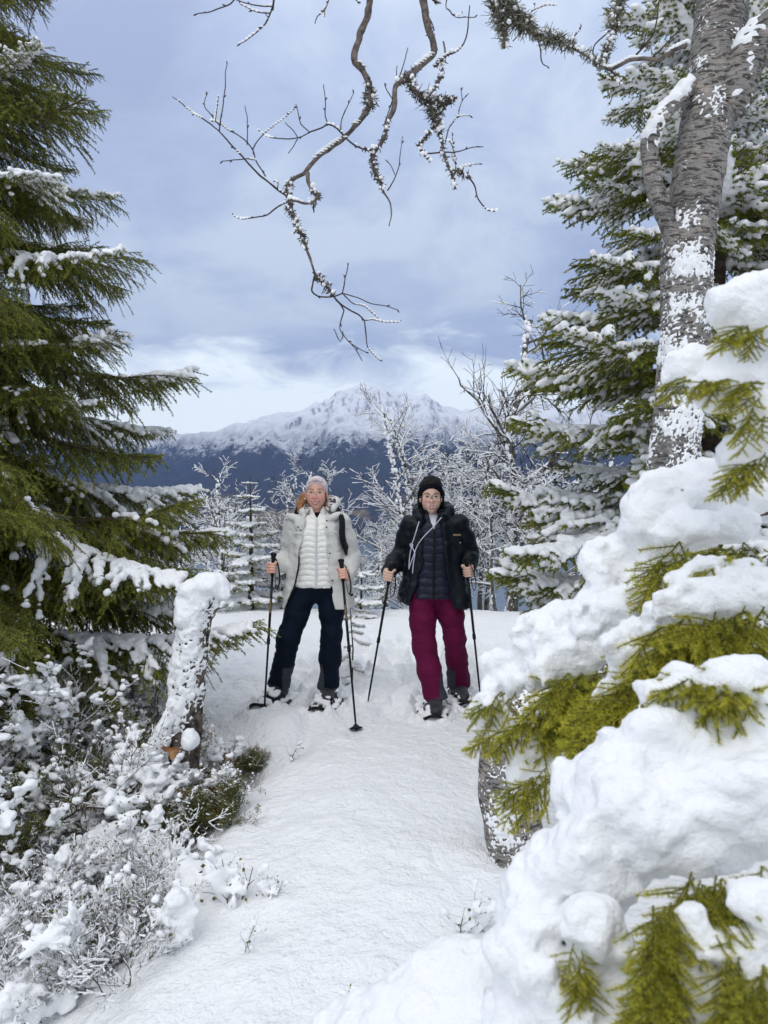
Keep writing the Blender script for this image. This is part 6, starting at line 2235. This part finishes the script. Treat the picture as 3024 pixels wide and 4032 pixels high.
    # the great pillow in front
    bough([(3150, 3150, 1.2), (2700, 3150, 1.22), (2350, 3350, 1.25), (2050, 3750, 1.25)],
          along(3060, 3010, 1.22, 2600, 2930, 1.25, 9, .085, .085, .10) + along(2640, 2740, 1.26, 2730, 2770, 1.25, 2, .042, .045) + along(2540, 3010, 1.24, 2360, 3170, 1.26, 5, .080, .075, .10) + along(3040, 3120, 1.18, 2480, 3230, 1.2, 9, .095, .095, .12)
          + along(2380, 3330, 1.2, 2150, 3660, 1.2, 8, .080, .080, .12) + along(2900, 3270, 1.14, 2560, 3340, 1.17, 6, .045, .050, .12) + [(2890, 2690, 1.2, .036, .036), (2985, 2760, 1.2, .04, .04), (2260, 3090, 1.28, .05, .05)],
          greens(3000, 2700, 1.26, 2700, 2650, 1.30, 12, 150, 250, sc=(.6, .9)) + greens(2920, 3470, 1.08, 2720, 3480, 1.1, 9, 200, 280, sc=(.5, .8)) + greens(3010, 3440, 1.08, 2930, 3540, 1.1, 4, 220, 280, sc=(.6, .8)),
          nz=(.016, 10), k=.028, fine=(.007, 30))
    # lower fingers of snow with gaps of green between them
    bough([(3150, 3600, 1.1), (2700, 3700, 1.12), (2300, 3950, 1.14)],
          along(2110, 3680, 1.14, 2020, 4100, 1.14, 6, .055, .060, .1, 1.0) + along(2330, 3620, 1.12, 2390, 4080, 1.10, 7, .042, .050, .08, 1.0) + along(2760, 3640, 1.04, 2820, 4080, 1.02, 7, .036, .044, .08, 1.0)
          + along(2950, 3540, 1.03, 3060, 3900, 1.0, 6, .036, .046, .08, 1.0) + along(2190, 3850, 1.12, 2240, 4100, 1.1, 3, .06, .065, .05) + [(2985, 4030, 1.0, .045, .045), (2930, 3760, 1.0, .035, .035), (2480, 3900, 1.08, .03, .035)],
          greens(2620, 3560, 1.06, 2560, 4020, 1.06, 22, 220, 300, sc=(.5, .8)) + greens(2880, 3720, 1.02, 2900, 4050, 1.0, 9, 230, 300, sc=(.5, .7)) + greens(2270, 3700, 1.1, 2270, 3900, 1.1, 4, 220, 290, sc=(.4, .6)) + greens(3000, 3780, .98, 3020, 4000, .98, 5, 220, 300, sc=(.5, .7)),
          nz=(.014, 12), k=.022, fine=(.007, 34))
    # outermost low bough reaching into the path
    bough([(2400, 3950, 1.25), (1900, 3960, 1.28), (1300, 4150, 1.3)],
          along(2080, 3880, 1.27, 1800, 3880, 1.3, 5, .065, .060, .06) + along(1760, 3930, 1.28, 1420, 4090, 1.3, 6, .065, .045, .06) + along(1950, 4060, 1.22, 1560, 4150, 1.25, 5, .08, .06, .06) + [(1290, 4060, 1.32, .022, .018)],
          [], nz=(.012, 8), k=.06)
    # snow-tipped sprays at the upper right
    bough([(3200, 1480, 1.45), (2900, 1460, 1.5), (2640, 1500, 1.55)],
          along(3050, 1420, 1.48, 2690, 1450, 1.55, 7, .042, .036, .12, .75) + [(2960, 1490, 1.46, .045, .04), (2870, 1540, 1.45, .04, .035), (2800, 1540, 1.48, .03, .025)],
          greens(3000, 1510, 1.44, 2680, 1500, 1.53, 7, 165, 205, sc=(.38, .55), jit=12) + greens(2990, 1580, 1.42, 2900, 1600, 1.42, 2, 175, 215, sc=(.4, .5)), nz=(.009, 14), k=.03, h=.006)
    bough([(3250, 1180, 1.4), (3000, 1230, 1.42), (2880, 1300, 1.44)],
          along(3060, 1130, 1.42, 2900, 1200, 1.45, 4, .05, .045, .1, .95) + [(2890, 1270, 1.44, .03, .03), (3010, 1240, 1.40, .045, .04)],
          greens(3020, 1300, 1.4, 2880, 1310, 1.43, 4, 170, 215, sc=(.4, .5), jit=12), nz=(.010, 14), k=.03, h=.006)
    bough([(3250, 1650, 1.4), (3000, 1750, 1.42), (2880, 1850, 1.45)],
          along(3060, 1700, 1.4, 2900, 1800, 1.45, 4, .05, .035, .1, .7) + [(3000, 1620, 1.42, .04, .03)],
          greens(3020, 1790, 1.38, 2880, 1870, 1.42, 5, 175, 220, sc=(.4, .55), jit=12) + greens(3020, 1650, 1.38, 2930, 1680, 1.4, 2, 175, 215, sc=(.4, .5)), nz=(.009, 14), k=.03, h=.006)


# ------------------------------------------------------------------ shrubs at the left of the path
M_STEM = pmat('shrub_stem', (0.055, 0.040, 0.032), 0.8, 0.2, col2=(0.13, 0.10, 0.075), vscale=30)
M_STEM_G = pmat('bilberry_stem', (0.045, 0.045, 0.028), 0.8, 0.2, col2=(0.10, 0.085, 0.05), vscale=30)
M_LEAF = needle_mat('shrub_leaves', (0.05, 0.06, 0.015), (0.10, 0.115, 0.02), (0.17, 0.15, 0.03))
M_LEAF_RED = needle_mat('withered_leaves', (0.10, 0.03, 0.012), (0.16, 0.07, 0.02), (0.22, 0.12, 0.04))


def shrub_mesh(seed, H, W, stems, snow, leaf, lean=(0, 0), thin=1.0, leaf_red=0.1, voxel=.0075, depth=3, arch=.5):
    g = np.random.default_rng(seed)
    A, B, RA, RB, SP, LP = [], [], [], [], [], []

    def grow_(p, d, ln, r, lev):
        n = max(3, int(ln / .035))
        pts = [p]
        for k in range(n):
            d = d + g.normal(0, .13, 3) + vv(0, 0, (-arch * .10 if lev == 0 else .02))
            d /= np.linalg.norm(d)
            pts.append(pts[-1] + d * ln / n)
        pts = np.array(pts)
        rr = np.linspace(r, r * .55, n + 1)
        A.append(pts[:-1]); B.append(pts[1:]); RA.append(rr[:-1]); RB.append(rr[1:])
        for k in range(1, n + 1):
            if lev >= 1 or k > n * .5:
                SP.append((pts[k], lev, k / n))
                LP.append((pts[k], d.copy()))
        if lev >= depth:
            return
        c = (7, 5, 3)[min(lev, 2)]
        for k in range(c):
            f = .25 + .75 * (k + g.random()) / c
            i = min(int(f * n), n - 1)
            dd = pts[i + 1] - pts[i]; dd /= np.linalg.norm(dd)
            rad = g.normal(size=3); rad[2] = abs(rad[2]) * .6; rad -= dd * (rad @ dd); rad /= np.linalg.norm(rad) + 1e-9
            grow_(pts[i], dd * .75 + rad * .65, ln * g.uniform(.35, .6), max(rr[i] * .6, .0011 * thin), lev + 1)
    for s_ in range(stems):
        a = g.random() * 6.28
        b = vv(math.cos(a) * W * .30 * g.random(), math.sin(a) * W * .30 * g.random(), -.03)
        d = vv(math.cos(a) * W / H * .55 + lean[0], math.sin(a) * W / H * .55 + lean[1], 1.0)
        grow_(b, d / np.linalg.norm(d), H * g.uniform(.7, 1.1), .0048 * thin * (.6 + H), 0)
    mb = MB()
    V, Q = prisms(np.concatenate(A), np.concatenate(B), np.concatenate(RA), np.concatenate(RB), 4)
    mb.add(V, Q, 0)
    if leaf > 0:
        pts = np.array([p for p, d in LP]); ds = np.array([d for p, d in LP])
        m = int(len(pts) * leaf)
        cl = vnoise(pts[:, 0] * 7, pts[:, 1] * 7, pts[:, 2] * 7 + seed)
        prob = np.clip(cl + .35, .02, 1); prob /= prob.sum()
        i = g.choice(len(pts), m, p=prob)
        c = pts[i] + g.normal(0, .009, (m, 3))
        ax = g.normal(size=(m, 3)); ax /= np.linalg.norm(ax, axis=1)[:, None]
        sx = np.cross(ax, g.normal(size=(m, 3))); sx /= np.linalg.norm(sx, axis=1)[:, None]
        ln = g.uniform(.007, .013, m)[:, None]; wd = ln * .38
        V = np.stack([c, c + ax * ln * .5 + sx * wd, c + ax * ln, c + ax * ln * .5 - sx * wd], 1).reshape(-1, 3)
        red = vnoise(pts[i, 0] * 4, pts[i, 1] * 4, 3.3 + seed) > (.75 - leaf_red * 2)
        mb.add(V, np.arange(4 * m).reshape(-1, 4), np.where(red, 2, 1), np.repeat(g.random(m), 4))
    wood = mb.mesh('stems', [M_STEM if thin > .8 else M_STEM_G, M_LEAF, M_LEAF_RED], smooth=False)
    sm = None
    if snow > 0:
        A_, B_, R_ = np.concatenate(A), np.concatenate(B), np.concatenate(RA)
        dd_ = B_ - A_
        fl = 1 - np.abs(dd_[:, 2]) / (np.linalg.norm(dd_, axis=1) + 1e-9)
        kp = (fl > .22) & (g.random(len(A_)) < .35 + .5 * snow)
        up_ = np.array([0, 0, 1.0]) * (R_ * .7 + .0015)[:, None]
        ws = np.clip(R_ * .9, .0022, .006) * g.uniform(.8, 1.5, len(A_))
        lines = prisms((A_ + up_)[kp], (B_ + up_)[kp], ws[kp], ws[kp] * .9, 4)
        P_ = np.array([p for p, l, f in SP])
        cl = vnoise(P_[:, 0] * 6 + seed, P_[:, 1] * 6, P_[:, 2] * 6) * .5 + .5
        top = P_[:, 2] / (P_[:, 2].max() + 1e-6)
        keep = (cl * .8 + .2 * g.random(len(P_)) + .22 * top) > 1.12 - .62 * snow
        if not keep.any():
            keep[:] = True
        C = P_[keep] + vv(0, 0, .006)
        F = Field(C.min(0) - .06, C.max(0) + .06, voxel)
        rs = (.0055 + .0115 * snow * g.random(len(C)) ** 1.8 * (.3 + cl[keep])) * (1 if thin > .8 else .60)
        for c, r in zip(C, rs):
            F.ell(c, (r * 1.4, r * 1.4, r * .9), .012)
        F.noise(.006, 40, 2)
        V, Q = F.mesh()
        ms_ = MB(); ms_.add(V, Q); ms_.add(*lines)
        sm = ms_.mesh('snow', M_SNOW)
    return wood, sm


def put_shrub(name, ms, x, y, rz, sc, label, cat, group, dz=0.0):
    t = empty(name, (x, y, float(ground_z(x, y, False)) + dz), rz, label=label, category=cat, group=group)
    t.scale = (sc,) * 3
    link('stems', ms[0], t)
    if ms[1] is not None:
        link('snow', ms[1], t)
    return t


def build_shrubs():
    gj = 'snow-covered juniper shrubs beside the stump'
    big = [shrub_mesh(600, .62, .75, 12, .86, 3.4, (.15, -.1)), shrub_mesh(601, .55, .8, 12, .78, 3.8, (.3, -.1)), shrub_mesh(602, .45, .6, 11, .9, 3.0, (.25, 0), leaf_red=.25)]
    spots = [  # u, v of the foot, variant, scale, rz, label
        (60, 3330, 0, 1.25, .2, 'big snow-covered shrub at the edge of the picture, below the green spruce'),
        (300, 3180, 1, 1.05, 1.1, 'snow-covered shrub with pale tips in front of the spruce boughs'),
        (230, 3400, 1, .9, .1, 'spreading snow-laden shrub with stems leaning towards the path'),
        (540, 3230, 2, 1.0, 2.5, 'snow-capped shrub just left of the stump foot'),
        (120, 3030, 2, 1.2, 4.0, 'tall snowy shrub with reddish leaves under the spruce'),
        (480, 2990, 0, .85, 5.2, 'pointed snow-capped shrub beside the dark spruce hollow'),
        (-60, 3120, 1, 1.2, 3.0, 'snowy shrub cut by the picture edge'),
    ]
    for u, v, k, sc, rz, lab in spots:
        y = (CAM_Z + .20) * FPX / (v - HORIZON_V)
        put_shrub('snowy_shrub', big[k], P(u, v, y)[0], y, rz, sc, lab, 'shrub', gj, -.03)
    hea = [shrub_mesh(620, .34, .5, 16, .45, 4.5, (.1, -.1), .85, .15), shrub_mesh(621, .30, .45, 15, .5, 4.0, (.2, -.1), .85, .3)]
    for u, y, k, sc, rz, dz, lab in ((860, 4.38, 0, .62, 0, .05, 'dark heather clump right of the stump foot, over the hollow'), (790, 3.85, 1, .70, 1.5, 0, 'brown and green heather clump in front of the stump'),
                                     (940, 4.5, 1, .55, 3.0, .10, 'dark heather hanging from the snow bank'), (700, 3.55, 0, .65, 2.0, 0, 'reddish heather clump at the foot of the path mound'), (690, 4.0, 0, .6, 4.2, 0, 'dark heather tuft under the torn bark'),
                                     (830, 3.55, 0, .55, 5.0, 0.03, 'thin heather tuft leaning over the smooth snow')):
        put_shrub('heather_clump', hea[k], (u - 1512) / FPX * y, y, rz, sc, lab, 'heather', 'heather clumps by the stump', dz)
    bil = [shrub_mesh(640 + i, (.26, .22, .30)[i], (.30, .28, .22)[i], (8, 7, 6)[i], (.62, .75, .5)[i], (.03, .0, .03)[i], thin=.55, voxel=.007, depth=3, arch=.2) for i in range(3)]
    g = np.random.default_rng(66)
    rows = [('in the row just below the log', [(300, 3600), (430, 3620), (540, 3650), (660, 3590)]), ('in the upper row of the twig patch', [(30, 3640), (170, 3700), (320, 3720), (590, 3760)]),
            ('in the middle row of the twig patch', [(60, 3830), (240, 3850), (420, 3830), (560, 3890)]), ('along the bottom picture edge', [(80, 3960), (210, 4030), (330, 3990), (430, 4060)])]
    ords = ['first', 'second', 'third', 'fourth', 'fifth']
    j = 0
    for rname, sp in rows:
        for q, (u, v) in enumerate(sp):
            y = (CAM_Z + .19) * FPX / (v - HORIZON_V)
            put_shrub('bilberry_shrub', bil[j % 3], (u - 1512) / FPX * y, y, g.random() * 6.28, g.uniform(.8, 1.2), 'snow-dusted bare bilberry twigs, %s from the left %s' % (ords[q], rname), 'bilberry', 'bilberry twigs left of the path')
            j += 1
    # lone twigs poking out of the smooth snow
    one = [shrub_mesh(660 + i, (.10, .11, .08)[i], .05, (3, 1, 2)[i], .18, .4, thin=.45, voxel=.006, depth=1, arch=.1) for i in range(3)]
    for (u, v, k, sc, lab) in ((1055, 3560, 0, 1.0, 'three bare twigs poking from the smooth path snow, upper ones'), (930, 3760, 1, 1.0, 'single bent twig poking from the smooth path snow, lower left'), (1400, 3960, 2, .9, 'tiny twig beside the low bough of the nearest spruce'),
                               (1830, 3700, 0, 1.5, 'dark bare twigs at the edge of the nearest spruce snow'), (1120, 2985, 1, 1.4, 'small dark plant on the snow bank below the snowshoe'), (900, 3560, 0, 1.9, 'fan of bare twigs at the end of the snowy log')):
        y = (CAM_Z - .10 if v > 3000 else CAM_Z - .03) * FPX / (v - HORIZON_V)
        put_shrub('bare_twig', one[k], (u - 1512) / FPX * y, y, g.random() * 6.28, sc, lab, 'twig', 'single twigs poking out of the snow', .0)
    # fallen log under a roll of snow
    a, b = P(430, 3350, 3.45), P(820, 3560, 2.95)
    t = empty('fallen_log', a, label='fallen log under a thick roll of snow, left of the path', category='log')
    mb = MB(); q = catmull(np.array([a * 0, (b - a) * .5 + [0, 0, .02], b - a]), .05); add_tube(mb, q + vv(0, 0, -.06), .06, 12, disp=.01 * fbm(np.arange(12)[None] * .9, q[:, :1] * 8, 1.1, 2)); mb.build('log', M_STUMP, t)
    F = Field(np.minimum(a * 0, b - a) - .2, np.maximum(a * 0, b - a) + .2, .009)
    for f in np.linspace(-.05, 1.05, 14):
        F.ell((b - a) * f + vv(g.normal(0, .01), 0, .0 + .03 * math.sin(f * 3.1)), (.105, .11, .10), .05)
    F.noise(.014, 12, 3); F.noise(.006, 32, 2)
    F.build('snow', M_SNOW, t)
# ------------------------------------------------------------------ assemble
import time as _time
_t0 = _time.time()
def lap(s):
    print('LAP %s %.1f' % (s, _time.time() - _t0))
build_ground(); lap('ground')
build_far(); lap('far')
build_haze()
LIGHT, HEAVY = build_spruces(); lap('spruces')
SMALL = [spruce_branch(400 + i, 0.5, npm=300, snow=0.75, hang=0.4, voxel=0.009, nw=0.004, nl=0.02) for i in range(2)]
build_birch(); lap('birch')
build_stump(); lap('stump')
build_back(LIGHT, HEAVY); lap('back')
build_people(); lap('people')
build_near(); lap('near')
build_shrubs(); lap('shrubs')
